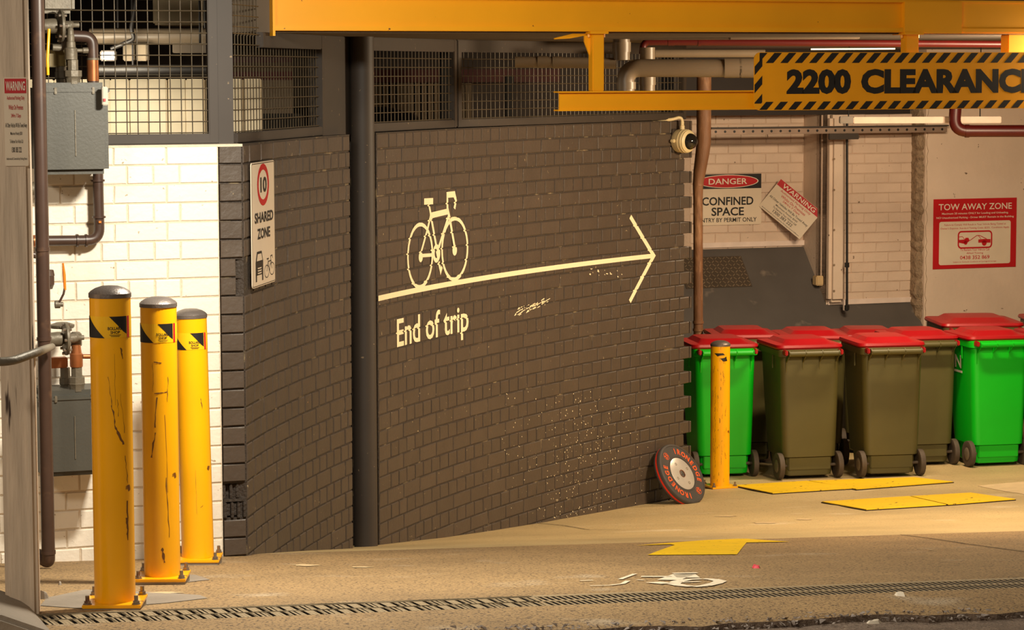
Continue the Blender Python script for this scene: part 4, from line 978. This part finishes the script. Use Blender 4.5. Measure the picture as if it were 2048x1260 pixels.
MB().box(DU(D0 - .012, (ub + uc) / 2, (zb + zt2) / 2), (uc - ub, .036, zt2 - zb + .01), FR).build('splice_plate', M_YELBEAM, bm_, bevel=.002)
MB().box(DU(D0 - .004, (uc + UB1) / 2, (zb + zt2) / 2), (UB1 - uc, .03, zt2 - zb + .01), FR).build('cover_plate', M_YELBEAM, bm_, bevel=.002)
struct(MB().box(DU(D0 + .2, (UB0 + UB1) / 2 - 0, zt2 + .26), (UB1 - UB0, .3, .5), FR).build('trim_2', M_CEIL), 'concrete slab edge above the yellow beam')
hb = thing('hanging_bar', 'yellow steel bar hung below the beam carrying the clearance sign', 'bar', DU(D0, PD(1112, 220, D0).dot(UU), PD(1112, 222, D0).z))
u0 = PD(1112, 200, D0).dot(UU); u1 = UB1; z1, z0 = PD(1112, 183, D0).z, PD(1112, 222, D0).z; uw = PD(1118, 200, D0).dot(UU)
MB().box(DU(D0, (uw + u1) / 2, (z0 + z1) / 2), (u1 - uw, .012, z1 - z0), FR).build('web', M_YELBEAM, hb)
for z in (z0 + .003, z1 - .003): MB().box(DU(D0, (u0 + u1) / 2, z), (u1 - u0, .07, .007), FR).build('flange', M_YELBEAM, hb, bevel=.001)
def hanger(x0, x1):
    a, b = PD(x0, 120, D0 + .02).dot(UU), PD(x1, 120, D0 + .02).dot(UU)
    MB().box(DU(D0 + .02, (a + b) / 2, (z1 + zb) / 2), (b - a, .06, zb - z1), FR).build('hanger_post', M_YELBEAM, hb, bevel=.004)
    MB().box(DU(D0 + .03, (a + b) / 2 - .005, zb - .006), ((b - a) + .035, .14, .012), FR).build('top_plate', M_YELBEAM, hb, bevel=.002)
    for q in (-1, 1): MB().lathe([(.009, -.022), (.009, 0)], DU(D0 + .02, (a + b) / 2 + q * ((b - a) / 2 + .008), zb - .006), ZZ, 6).build('hanger_bolt', M_YELBEAM, hb)
    return a, b
ha, hb_ = hanger(1181, 1204); hanger(1806, 1832)
br = MB().prism([(0, 0), (0, -.012), (.10, -.03), (.18, -.034), (.18, -.028), (.06, .0)], DU(D0 + .05, ha, zb - .004), -UU, ZZ, NN, .012); br.build('brace_plate', M_YELBEAM, hb)
MB().prism([(0, 0), (-.028, 0), (-.028, -.03), (0, -.10)], DU(D0 + .03, ha, zb - .02), UU, ZZ, NN, .012).build('gusset', M_YELBEAM, hb)
tag(MB().box(PD(2040, 88, D0 + .08), (.19, .08, .10), FR).build('end_box', M_YELBEAM, None, bevel=.004), 'small yellow box hung under the beam at the right edge', 'box')
# sign
xs0, xs1 = 1508, 2150; D1 = D0 - .042
ua, ub = PD(xs0, 160, D1).dot(UU), PD(xs1, 160, D1).dot(UU); zt3, zb3 = PD(1700, 104.5, D1).z, PD(1700, 219.5, D1).z
W, H = ub - ua, zt3 - zb3
S = Sign('clearance_sign', 'yellow clearance sign with black hazard stripes', DU(D1, (ua + ub) / 2, (zt3 + zb3) / 2), UU, ZZ, W, H, mat('yellow_sign_sheet', (238, 160, 10), .4, var=.04, col3=(240, 220, 190), thr3=(.76, .77), scale3=18), .004, .035)
sp_, sw_, bh = .0815, .042, H * .185
def clip_poly(poly, x0, x1, y0, y1):
    for ax_, lim, sg in ((0, x0, 1), (0, x1, -1), (1, y0, 1), (1, y1, -1)):
        out = []
        for i, p in enumerate(poly):
            q = poly[(i + 1) % len(poly)]; ip, iq = sg * (p[ax_] - lim) >= 0, sg * (q[ax_] - lim) >= 0
            if ip: out.append(p)
            if ip != iq: t_ = (lim - p[ax_]) / (q[ax_] - p[ax_]); out.append((p[0] + (q[0] - p[0]) * t_, p[1] + (q[1] - p[1]) * t_))
        poly = out
        if not poly: return []
    return poly
def stripes(x0, x1, y0, y1, ph):
    out = []; h = y1 - y0; i = -4
    while x0 + ph + i * sp_ < x1 + .2:
        a = x0 + ph + i * sp_; q = clip_poly([(a, y0), (a + sw_, y0), (a + sw_ + h * .95, y1), (a + h * .95, y1)], x0, x1, y0, y1)
        if len(q) > 2: out.append(q)
        i += 1
    return out
g = .003
ov = stripes(-W / 2 + .03, W / 2, H / 2 - bh, H / 2 - g, .035) + stripes(-W / 2 + .03, W / 2, -H / 2 + g, -H / 2 + bh * .8, .0)
for i in range(4):
    y = -H / 2 + .05 + i * .092 - .055; q = clip_poly([(-W / 2 + g, y), (-W / 2 + .046, y + .046), (-W / 2 + .046, y + .09), (-W / 2 + g, y + .044)], -W / 2 + g, W / 2, -H / 2 + .035, H / 2 - .03)
    if len(q) > 2: ov.append(q)
for i, q in enumerate(ov): S.flat('hazard_stripe', [q], M_BLACK, 1)
def lx(px): return PD(px, 160, D1).dot(UU) - (ua + ub) / 2
for tx, xa, xb in (('2200', 1573, 1702), ('CLEARANCE', 1722, 2073)):
    S.text(tx, (lx(xa) + lx(xb)) / 2, PD(1700, 163, D1).z - (zt3 + zb3) / 2, lx(xb) - lx(xa), PD(1700, 138, D1).z - PD(1700, 188, D1).z, M_BLACK, 1, .055)

# ------------------------------------------------------------------ pipes under the soffit
def pxpipe(name, label, pts, Y, rpx, m, cat='pipe', bendr=.08, collars=()):
    k = FPX / Y; P = [PY(x, y, Y + (q[0] if q else 0)) for x, y, *q in pts]
    t = thing(name, label, cat, P[0]); MB().tube(bend(P, bendr, 7) if len(P) > 2 else P, rpx / k, 20).build('pipe', m, t)
    for (x, y, dx, dy) in collars:
        a = PY(x, y, Y); b = PY(x + dx, y + dy, Y); MB().lathe([(rpx * 1.1 / k, 0), (rpx * 1.1 / k, (b - a).length)], a, b - a, 20).build('socket', m, t)
    return t
pxpipe('waste_pipe', 'large grey plastic waste pipe running behind the clearance sign', [(1252, 205), (1250, 136), (1560, 137)], 15.0, 18, M_PVC, 'pipe', .09, [(1252, 178, 0, -14), (1448, 136, 34, 0), (1478, 136, 34, 0)])
pxpipe('waste_pipe', 'slim grey plastic waste pipe left of the hanger', [(1030, 124), (1072, 124), (1232, 127)], 15.3, 11, M_PVC, 'pipe', .02, [(1075, 124, 20, 0), (1105, 125, 20, 0)])
pxpipe('waste_pipe', 'short upright pipe collar under the soffit', [(1243, 66), (1243, 120)], 15.3, 17, M_PVC, 'pipe', .02, [(1243, 104, 0, -20)])
pxpipe('waste_pipe', 'short white upright pipe beside the large waste pipe', [(1295, 95), (1295, 205)], 15.6, 15, M_PVC, 'pipe', .02, [(1295, 170, 0, -16)])
pxpipe('waste_pipe', 'dim horizontal pipe behind the large waste pipe', [(1310, 107), (1530, 107)], 16.2, 8, M_PVC)
pxpipe('sprinkler_pipe', 'thin red sprinkler pipe under the soffit', [(1285, 108), (1287, 84), (1345, 84), (2200, 90)], 15.8, 7, M_REDPIPE, 'pipe', .05, [(1336, 84, 12, 0), (1396, 85, 6, 0)])
pxpipe('sprinkler_pipe', 'thick red pipe bending up beside the light batten', [(1912, 200), (1908, 262), (2120, 262)], 17.5, 12, M_REDPIPE, 'pipe', .09, [(1930, 262, 8, 0)])
lf = thing('strip_light', 'glowing strip light under the soffit behind the clearance sign', 'strip light', PY(1700, 98, 14.8))
a, b = PY(1590, 84, 14.8), PY(1812, 84, 14.8)
pxbox(1460, 1720, 68, 79, 14.75, .12).build('housing', M_PVC, lf, bevel=.004); 
MB().cyl(PY(1622, 98.5, 14.8), PY(1790, 97.5, 14.8), .004, 10).build('tube', mat('tube_glow', (255, 226, 170), .5, emit=3), lf)
bt = thing('light_batten', 'unlit white light batten hanging before the back wall', 'light fitting', PY(1840, 247, 17.6))
pxbox(1707, 2003, 233, 247, 17.6, .06).build('diffuser', mat('batten_diffuser', (232, 206, 184), .5), bt, bevel=.004); pxbox(1680, 1707, 233, 247, 17.6, .06).build('end_cap', M_PVC, bt, bevel=.004)
for x in (1697, 1960): MB().cyl(PY(x, 234, 17.63), Vector((PY(x, 234, 17.63).x, 17.63, ZS)), .004, 8).build('hanging_rod', M_BLACK, bt)
# perforated strut on the back wall
stt = thing('strut_channel', 'perforated steel strut channel along the back wall', 'channel', PD(1420, 270, DC - .2))
Dst = DC - .12; a, b = PD(1421, 262, Dst), PD(1895, 262, Dst); zc = (PD(1421, 263, Dst).z + PD(1895, 259, Dst).z) / 2; L = (b - a).dot(UU)
MB().box(DU(Dst + .02, (a.dot(UU) + b.dot(UU)) / 2, zc), (L, .03, .052), FR).build('channel', mat('strut_steel', (150, 128, 112), .5, metal=.3), stt, bevel=.003)
MB().box(DU(Dst + .0, (a.dot(UU) + b.dot(UU)) / 2, zc + .031), (L, .05, .012), FR).build('top_lip', M_STEELDK, stt)
me = None
for i in range(26):
    c = DU(Dst + .004, a.dot(UU) + .05 + i * (L - .1) / 25, zc)
    o = MB().lathe([(.011, -.002), (.011, .001)], Vector((0, 0, 0)), -NN, 12).build('slot_hole', M_BLACK, stt, local=True) if me is None else bpy.data.objects.new('slot_hole', me)
    if me is None: me = o.data
    else: COL.objects.link(o); o.parent = stt
    o.location = c - stt.location
tag(MB().box(PD(1687, 273, DC - .16), (.28, .03, .05), FR).build('strut_bracket', M_STEELDK, None, bevel=.004), 'dark steel bracket under the strut channel', 'bracket')
pi = thing('pilaster', 'white boxed pilaster with fixings at the corner of the brick pier', 'pilaster', PD(1672, 605, DB - .06))
ua_, ub_ = PD(1656, 400, DB - .05).dot(UU), PD(1688, 400, DB - .05).dot(UU); zlo = PD(1670, 604, DB - .05).z
MB().box(DU(DB - .05, (ua_ + ub_) / 2, (zlo + zdark) / 2), (ub_ - ua_, .1, zdark - zlo), FR).build('casing', M_RENDER, pi, bevel=.03, seg=4)
for y in (318, 380, 460, 530, 582): MB().lathe([(.01, 0), (.01, .004)], PD(1668, y, DB - .102), -NN, 10).build('screw', M_ROUGHEDGE, pi)
rod = thing('drop_rod', 'black threaded rod hanging in front of the brick pier', 'rod', PD(1694, 622, DB - .2))
MB().cyl(PD(1694, 236, DB - .2), PD(1694, 622, DB - .2), .011, 10).build('rod', M_BLACK, rod)
for y in (530, 615): MB().lathe([(.02, -.02), (.02, .02)], PD(1694, y, DB - .2), ZZ, 8).build('nut', M_BLACK, rod)
MB().box(PD(1690, 610, DB - .17), (.03, .02, .09), FR).build('angle_foot', M_ALU, rod)
cn = thing('wall_conduit', 'thin conduit dropping to a junction box beside the pier', 'conduit', PD(1640, 575, DB + .2))
MB().cyl(PD(1645, 230, DB + .1), PD(1643, 553, DB + .1), .012, 10).build('tube', M_BACKMORT, cn); MB().box(PD(1638, 561, DB + .1), (.09, .08, .085), FR).build('junction_box', mat('cream_box', (196, 168, 124), .5), cn, bevel=.008)
# rusty downpipe at the wall end
dp = thing('downpipe', 'rusty brown downpipe at the end of the curved wall', 'downpipe', PY(1396, 690, 20.5)); k = FPX / 20.5
MB().tube([PY(1408, 150, 20.5), PY(1407.5, 285, 20.5), PY(1405, 305, 20.5), PY(1399, 345, 20.5), PY(1396, 368, 20.5), PY(1396, 400, 20.5), PY(1397, 960, 20.5)], [14.5 / k, 14.5 / k, 14 / k, 12.5 / k, 10.5 / k, 9.5 / k, 9.5 / k], 20).build('pipe', M_RUST, dp)
for y in (370, 645, 660): MB().lathe([(11 / k, -2 / k), (11 / k, 3 / k)], PY(1396.5, y, 20.5), ZZ, 18).build('collar', M_RUST, dp)
# dome camera at the top of the curved wall
ac = A(1352); nn = Vector((math.cos(ac), -math.sin(ac), 0)); cpt = PA(1357, 281); cb = arcp(ac, cpt[1], .0); ax = (nn + Vector((.15, -.25, -.05))).normalized(); kk = FPX / cb.y
cm = thing('dome_camera', 'cream dome security camera fixed at the end of the curved wall', 'security camera', cb)
MB().box(cb + nn * .004, (.13, .008, .16), (Vector((math.sin(ac), math.cos(ac), 0)), nn, ZZ)).build('mounting_plate', M_STEELDK, cm, bevel=.01)
MB().lathe([(.074, 0), (.079, .012), (.079, .05), (.081, .052), (.081, .058), (.079, .06), (.079, .082), (.076, .084)], cb + nn * .01, ax, 36).build('housing', M_CREAM, cm)
MB().lathe([(.076, .080), (.075, .094), (.062, .104), (.052, .105)], cb + nn * .01, ax, 36).build('front_ring', M_CREAM, cm)
MB().lathe([(.056 * math.cos(q), .100 + .056 * math.sin(q)) for q in (0, .3, .6, .9, 1.2, 1.45, 1.56)], cb + nn * .01, ax, 32).build('dome', M_DOME, cm)
cq = cb + nn * .045; MB().tube(bend([cq + ZZ * .07, cq + ZZ * .165, PA(1345, 236) and arcp(ac - .006, cpt[1] + .14, .0), arcp(ac - .02, ZT + .02, -.05)], .05, 8), .011, 14).build('cable_conduit', M_CREAM, cm)
MB().lathe([(.017, .07), (.017, .1), (.013, .104), (.013, .13)], cq, ZZ, 14).build('gland', M_CREAM, cm)
MB().box(cb + nn * .03 - Vector((math.sin(ac), math.cos(ac), 0)) * .085, (.035, .03, .022), (Vector((math.sin(ac), math.cos(ac), 0)), nn, ZZ)).build('lug', M_CREAM, cm, bevel=.005)

# ------------------------------------------------------------------ wheelie bins
def make_bin(mbody, label, w_=.48, d_=.55, h_=1.02):
    t = thing('wheelie_bin', label, 'wheelie bin', (0, 0, 0), 'wheelie bins in the bin bay')
    mb = MB(); secs = []
    hb_ = h_ - .10
    for z, fw, fd in ((.03, .76, .62), (.05, .78, .64), (.16, .80, .68), (.17, .86, .78), (.5, .91, .87), (hb_ - .02, .955, .955), (hb_, .96, .96)):
        D_ = d_ * fd; secs.append(rrect(w_ * fw, D_, min(.055, D_ * .2), z, 0, d_ * .02 + D_ / 2 + (d_ * (.0 if z > .165 else .05)), 5))
    loft(secs, mb).build('body', mbody, t, local=True)
    loft([rrect(w_ * .97, d_ * .97, .05, hb_ - .005, 0, d_ * .50), rrect(w_ * 1.03, d_ * 1.03, .055, hb_, 0, d_ * .505), rrect(w_ * 1.03, d_ * 1.03, .055, hb_ + .045, 0, d_ * .505), rrect(w_ * .98, d_ * .98, .05, hb_ + .05, 0, d_ * .505)]).build('rim', mbody, t, local=True)
    bo = MB(); bo.box((0, .052, .118), (w_ * .68, .05, .10)); bo.build('axle_skirt', mbody, t, bevel=.006, local=True)
    MB().box((0, .12, .045), (w_ * .66, .12, .05)).build('foot', mbody, t, bevel=.01, local=True)
    hz = hb_ + .026
    MB().tube([(-w_ * .41, -.055, hz), (w_ * .41, -.055, hz)], .021, 14).build('handle_bar', mbody, t, local=True)
    for q in (-.40, -.135, .135, .40):
        pr_ = [(-.079, hz + .010), (-.060, hz + .024), (-.04, hz + .022), (.03, hz - .01), (.03, hz - .15), (.014, hz - .15), (.004, hz - .07), (-.055, hz - .024), (-.076, hz - .014)]
        MB().prism(pr_, Vector((w_ * q - .004, 0, 0)), Vector((0, 1, 0)), ZZ, Vector((1, 0, 0)), .008).build('handle_bracket', mbody, t, local=True, smooth=0)
    for sx in (-1, 1):
        MB().box((sx * w_ * .505, d_ * .35, hb_ - .05), (.008, .02, .1)).build('side_rib', mbody, t, local=True, bevel=.002)
        MB().tube([(sx * w_ * .30, .06, .1), (sx * (w_ * .5 + .01), .06, .1)], .012, 10).build('axle_stub', M_TYRE, t, local=True)
        wh = MB().lathe([(.045, -.014), (.085, -.022), (.098, -.018), (.1, 0), (.098, .018), (.085, .022), (.045, .014)], (sx * w_ * .475, .06, .1), (1, 0, 0), 26).build('wheel', M_TYRE, t, local=True)
        MB().lathe([(.05, -.018), (.04, -.024), (.02, -.026)] if sx < 0 else [(.05, .018), (.04, .024), (.02, .026)], (sx * w_ * .475, .06, .1), (1, 0, 0), 18).build('hub', mat('hub_grey', (104, 92, 76), .5), wh, local=True)
    # lid: flange, raised dome, hinge arms
    z0 = hb_ + .052
    lid = loft([rrect(w_ * 1.06, d_ * 1.02, .06, z0, 0, d_ * .545), rrect(w_ * 1.08, d_ * 1.04, .06, z0 + .012, 0, d_ * .545), rrect(w_ * 1.06, d_ * 1.02, .06, z0 + .03, 0, d_ * .545), rrect(w_ * .80, d_ * .82, .06, z0 + .036, 0, d_ * .53), rrect(w_ * .66, d_ * .66, .05, z0 + .064, 0, d_ * .54), rrect(w_ * .60, d_ * .60, .04, z0 + .066, 0, d_ * .54)]).build('lid', M_LID, t, local=True, smooth=25)
    for q in (-.445, .445): MB().box((w_ * q, -.03, hz + .008), (.022, .075, .04)).build('lid_hinge', M_LID, lid, local=True, bevel=.006)
    return t
protos = {}
def place_bin(kind, x, Yb, yaw, label, w_=.48, d_=.55, h_=1.02, z=None):
    key = (kind, w_)
    m = {'green': M_GREEN, 'olive': M_OLIVE, 'dark': M_DKGREEN}[kind]
    if key not in protos: protos[key] = t = make_bin(m, label, w_, d_, h_)
    else: t = copy_tree(protos[key])
    t['label'] = label; p = PY(x, 900, Yb); t.location = (p.x, Yb, gzp(Vector((p.x, Yb, 0))) if z is None else z); t.rotation_euler = (0, 0, math.radians(yaw)); return t
place_bin('green', 1452, 19.25, 9, 'bright green bin with red lid behind the short bollard')
place_bin('olive', 1622, 19.10, 12, 'olive bin with red lid next to the left green bin')
place_bin('olive', 1786, 19.10, 10, 'olive bin with red lid standing over the floor plate, right of its twin')
place_bin('olive', 1856, 19.80, 11, 'olive bin half hidden behind another, beside the right green bin')
gb = place_bin('green', 2000, 19.72, 13, 'bright green bin with white letter mark at the right')
place_bin('dark', 2138, 19.80, 10, 'dark green bin cut off by the right picture edge')
place_bin('olive', 1634, 19.86, 6, 'olive bin peeking out between the two front olive bins')
place_bin('olive', 1494, 19.96, 5, 'bin behind the left green bin showing only its red lid')
place_bin('olive', 1744, 20.48, 3, 'bin in the back row behind the olive pair showing only its red lid', .481, .55, .965)
place_bin('olive', 1966, 20.42, 4, 'large bin with raised dusty red lid against the rendered wall', .62, .66, 1.06)
place_bin('olive', 2152, 20.6, 2, 'large bin with dusty red lid in the far right back corner', .62, .66, 1.06)
# white letter mark on the side of the right green bin
rot = Matrix.Rotation(math.radians(13), 3, 'Z')
def side_text(body, y, z, w_, h_):
    vs, fs = text_mesh(body, .02); xs = [v[0] for v in vs]; ys = [v[1] for v in vs]; x0, x1, y0, y1 = min(xs), max(xs), min(ys), max(ys)
    mb = MB(); mb.add([Vector((-.2285 - (z - .6) * .03 + (v[1] - y0) / (y1 - y0) * -h_ * .03, y - (v[0] - x0) / (x1 - x0) * w_, z + (v[1] - y0) / (y1 - y0) * h_)) for v in vs], fs)
    mb.build('bin_mark', M_WHITE, gb, local=True, smooth=0)
side_text('N', .34, .74, .12, .10); MB().add([Vector((-.2285 - (z - .6) * .03, y, z)) for z in (.705, .722) for y in (.36, .20)], [[0, 1, 3, 2]]).build('bin_mark', M_WHITE, gb, local=True, smooth=0)

# ------------------------------------------------------------------ bumper plate leaning on the wall end
cA = A(1330); nn = Vector((math.cos(cA), -math.sin(cA), 0)); tl = math.radians(31)
axp = (nn * math.cos(tl) + ZZ * math.sin(tl)).normalized()
gpnt = PG(1394, 1006); Rp = .2235
upv = (ZZ - axp * ZZ.dot(axp)).normalized(); sdv = upv.cross(axp).normalized()
cpl = Vector((gpnt.x, gpnt.y, gpnt.z)) + upv * Rp
wp_ = thing('weight_plate', 'black bumper weight plate with orange lettering leaning on the wall', 'weight plate', gpnt)
MB().lathe([(.12, -.062), (.200, -.066), (.216, -.062), (Rp, -.052), (Rp, -.044)], cpl, axp, 64, upv).build('rear_disc', M_RUBBER, wp_)
MB().lathe([(Rp - .003, -.044), (Rp - .001, -.042), (Rp - .001, -.030), (Rp - .003, -.028)], cpl, axp, 64, upv).build('orange_band', mat('orange_red_band', (226, 50, 24), .45), wp_)
MB().lathe([(Rp, -.028), (Rp, -.010), (.219, -.003), (.212, 0), (.206, 0), (.204, -.003), (.132, -.003), (.130, 0), (.124, 0), (.121, -.006), (.118, -.006)], cpl, axp, 64, upv).build('front_disc', M_RUBBER, wp_)
hubp = MB().lathe([(.118, -.010), (.118, -.004), (.114, -.002), (.030, -.002), (.027, -.006)], cpl, axp, 48, upv).build('steel_hub', M_HUB, wp_)
MB().lathe([(.027, -.03), (.027, -.0015), (.0245, -.0015), (.0245, -.012)], cpl, axp, 30, upv).build('bore_bush', M_COPPER, hubp)
MB().lathe([(.0245, -.014), (.0005, -.013)], cpl, axp, 24, upv).build('bore', mat('rust_dark', (92, 52, 26), .8), hubp)
for i in range(4):
    a = PI / 4 + .45 + i * PI / 2; q = cpl + (upv * math.cos(a) + sdv * math.sin(a)) * .078
    MB().lathe([(.0095, -.004), (.0095, -.0012), (.007, -.001), (.006, -.003)], q, axp, 14).build('screw_recess', mat('recess_brass', (96, 80, 52), .5), hubp)
def ring_text(body, a_mid, rad, h_, span, name='lettering'):
    n = len(body); mb = MB()
    for i, ch in enumerate(body):
        if ch == ' ': continue
        vs, fs = text_mesh(ch, .03); xs = [v[0] for v in vs]; ys = [v[1] for v in vs]; cxm = (min(xs) + max(xs)) / 2; hh = max(ys) - min(ys)
        a = a_mid + (i - (n - 1) / 2) * span / (n - 1); k_ = h_ / .72
        er = upv * math.cos(a) + sdv * math.sin(a); et = -upv * math.sin(a) + sdv * math.cos(a)
        mb.add([cpl + er * (rad + (v[1] - .35) * k_) + et * ((v[0] - cxm) * k_ * .9) + axp * -.0018 for v in vs], fs)
    return mb.build(name, M_PLATEORANGE, wp_, smooth=0)
SG = 1 if sdv.dot(Vector((1, 0, 0))) > 0 else -1
if SG < 0: sdv = -sdv
ring_text('IRONEDGE', math.radians(62), .167, .040, math.radians(104)); ring_text('IRONEDGE', math.radians(242), .167, .040, math.radians(104))
for am in (math.radians(-32), math.radians(148)):
    ring_text('25', am, .167, .028, .13); er = upv * math.cos(am) + sdv * math.sin(am)
    MB().lathe([(.026, -.0022), (.026, -.0016), (.0235, -.0016), (.0235, -.0022)], cpl + er * .167, axp, 24, cap=False).build('weight_ring', M_PLATEORANGE, wp_)

# ------------------------------------------------------------------ yellow steel cover plates on the floor
def cover(label, pts):
    P = [PG(*p) for p in pts]; n = len(P); cen = sum(P, Vector()) / n; t = thing('cover_plate', label, 'cover plate', cen, 'yellow steel cover plates on the floor')
    def slab(k, h0, h1):
        Q = [cen + (p - cen) * k for p in P]; lo = [p + ZZ * h0 for p in Q]; hi = [p + ZZ * h1 for p in Q]
        return MB().add(lo + hi, [list(range(n))[::-1], [n + i for i in range(n)]] + [[i, (i + 1) % n, n + (i + 1) % n, n + i] for i in range(n)])
    slab(.985, .004, .011).build('plate', M_FLOORYEL, t, smooth=0); slab(1.0, -.004, .006).build('frame', M_VOID, t, smooth=0)
cover('yellow floor plate in the near pair, left half', [(1642, 1006), (1732, 1022), (1894, 1012), (1818, 995)])
cover('yellow floor plate in the near pair, right half', [(1820, 995), (1896, 1012), (2032, 1001), (1942, 988)])
cover('yellow floor plate beside the short bollard', [(1466, 973), (1545, 989), (1708, 979), (1614, 964)])
cover('yellow floor plate under the front olive bins', [(1616, 964), (1712, 981), (1908, 966), (1830, 957)])
# litter
def litter(name, x, y, sx, sy, m, label, cat='litter', h=.012):
    p = PG(x, y); mb = MB(); r_ = random.Random(int(x)); n = 9; lo = []; hi = []
    for i in range(n):
        a = 2 * PI * i / n; q = r_.uniform(.7, 1.1); lo.append(p + UU * (sx * q * math.cos(a)) + NN * (sy * q * math.sin(a)) + ZZ * .001); hi.append(p + UU * (sx * q * .7 * math.cos(a)) + NN * (sy * q * .7 * math.sin(a)) + ZZ * h * r_.uniform(.6, 1.2))
    mb.add(lo + hi, [list(range(n))[::-1], [n + i for i in range(n)]] + [[i, (i + 1) % n, n + (i + 1) % n, n + i] for i in range(n)])
    tag(mb.build(name, m, None), label, cat)
litter('paper_scrap', 1513, 1136, .018, .03, mat('pink_litter', (214, 70, 84), .6), 'tiny pink scrap lying right of the bicycle marking')
litter('rubble_stone', 86, 1198, .022, .02, M_PATCH, 'pale stone lying at the foot of the timber post', 'stone', .03)
litter('rubble_stone', 120, 1170, .008, .01, M_PATCH, 'small pebble between the post and the nearest bollard', 'stone', .012)
litter('dead_leaf', 1123, 1031, .05, .03, mat('dead_leaf', (92, 46, 28), .7), 'brown dead leaf lying against the curved wall', 'leaf', .05)
litter('paper_scrap', 1800, 1191, .02, .03, M_WHITE, 'white paper scrap on the edge below the drain grate')
litter('paper_scrap', 1750, 1246, .03, .02, M_WHITE, 'white paper scrap on the road at the bottom')
litter('dirt_clod', 998, 1050, .05, .04, M_VOID, 'dark clod of dirt at the base of the curved wall', 'dirt', .05)
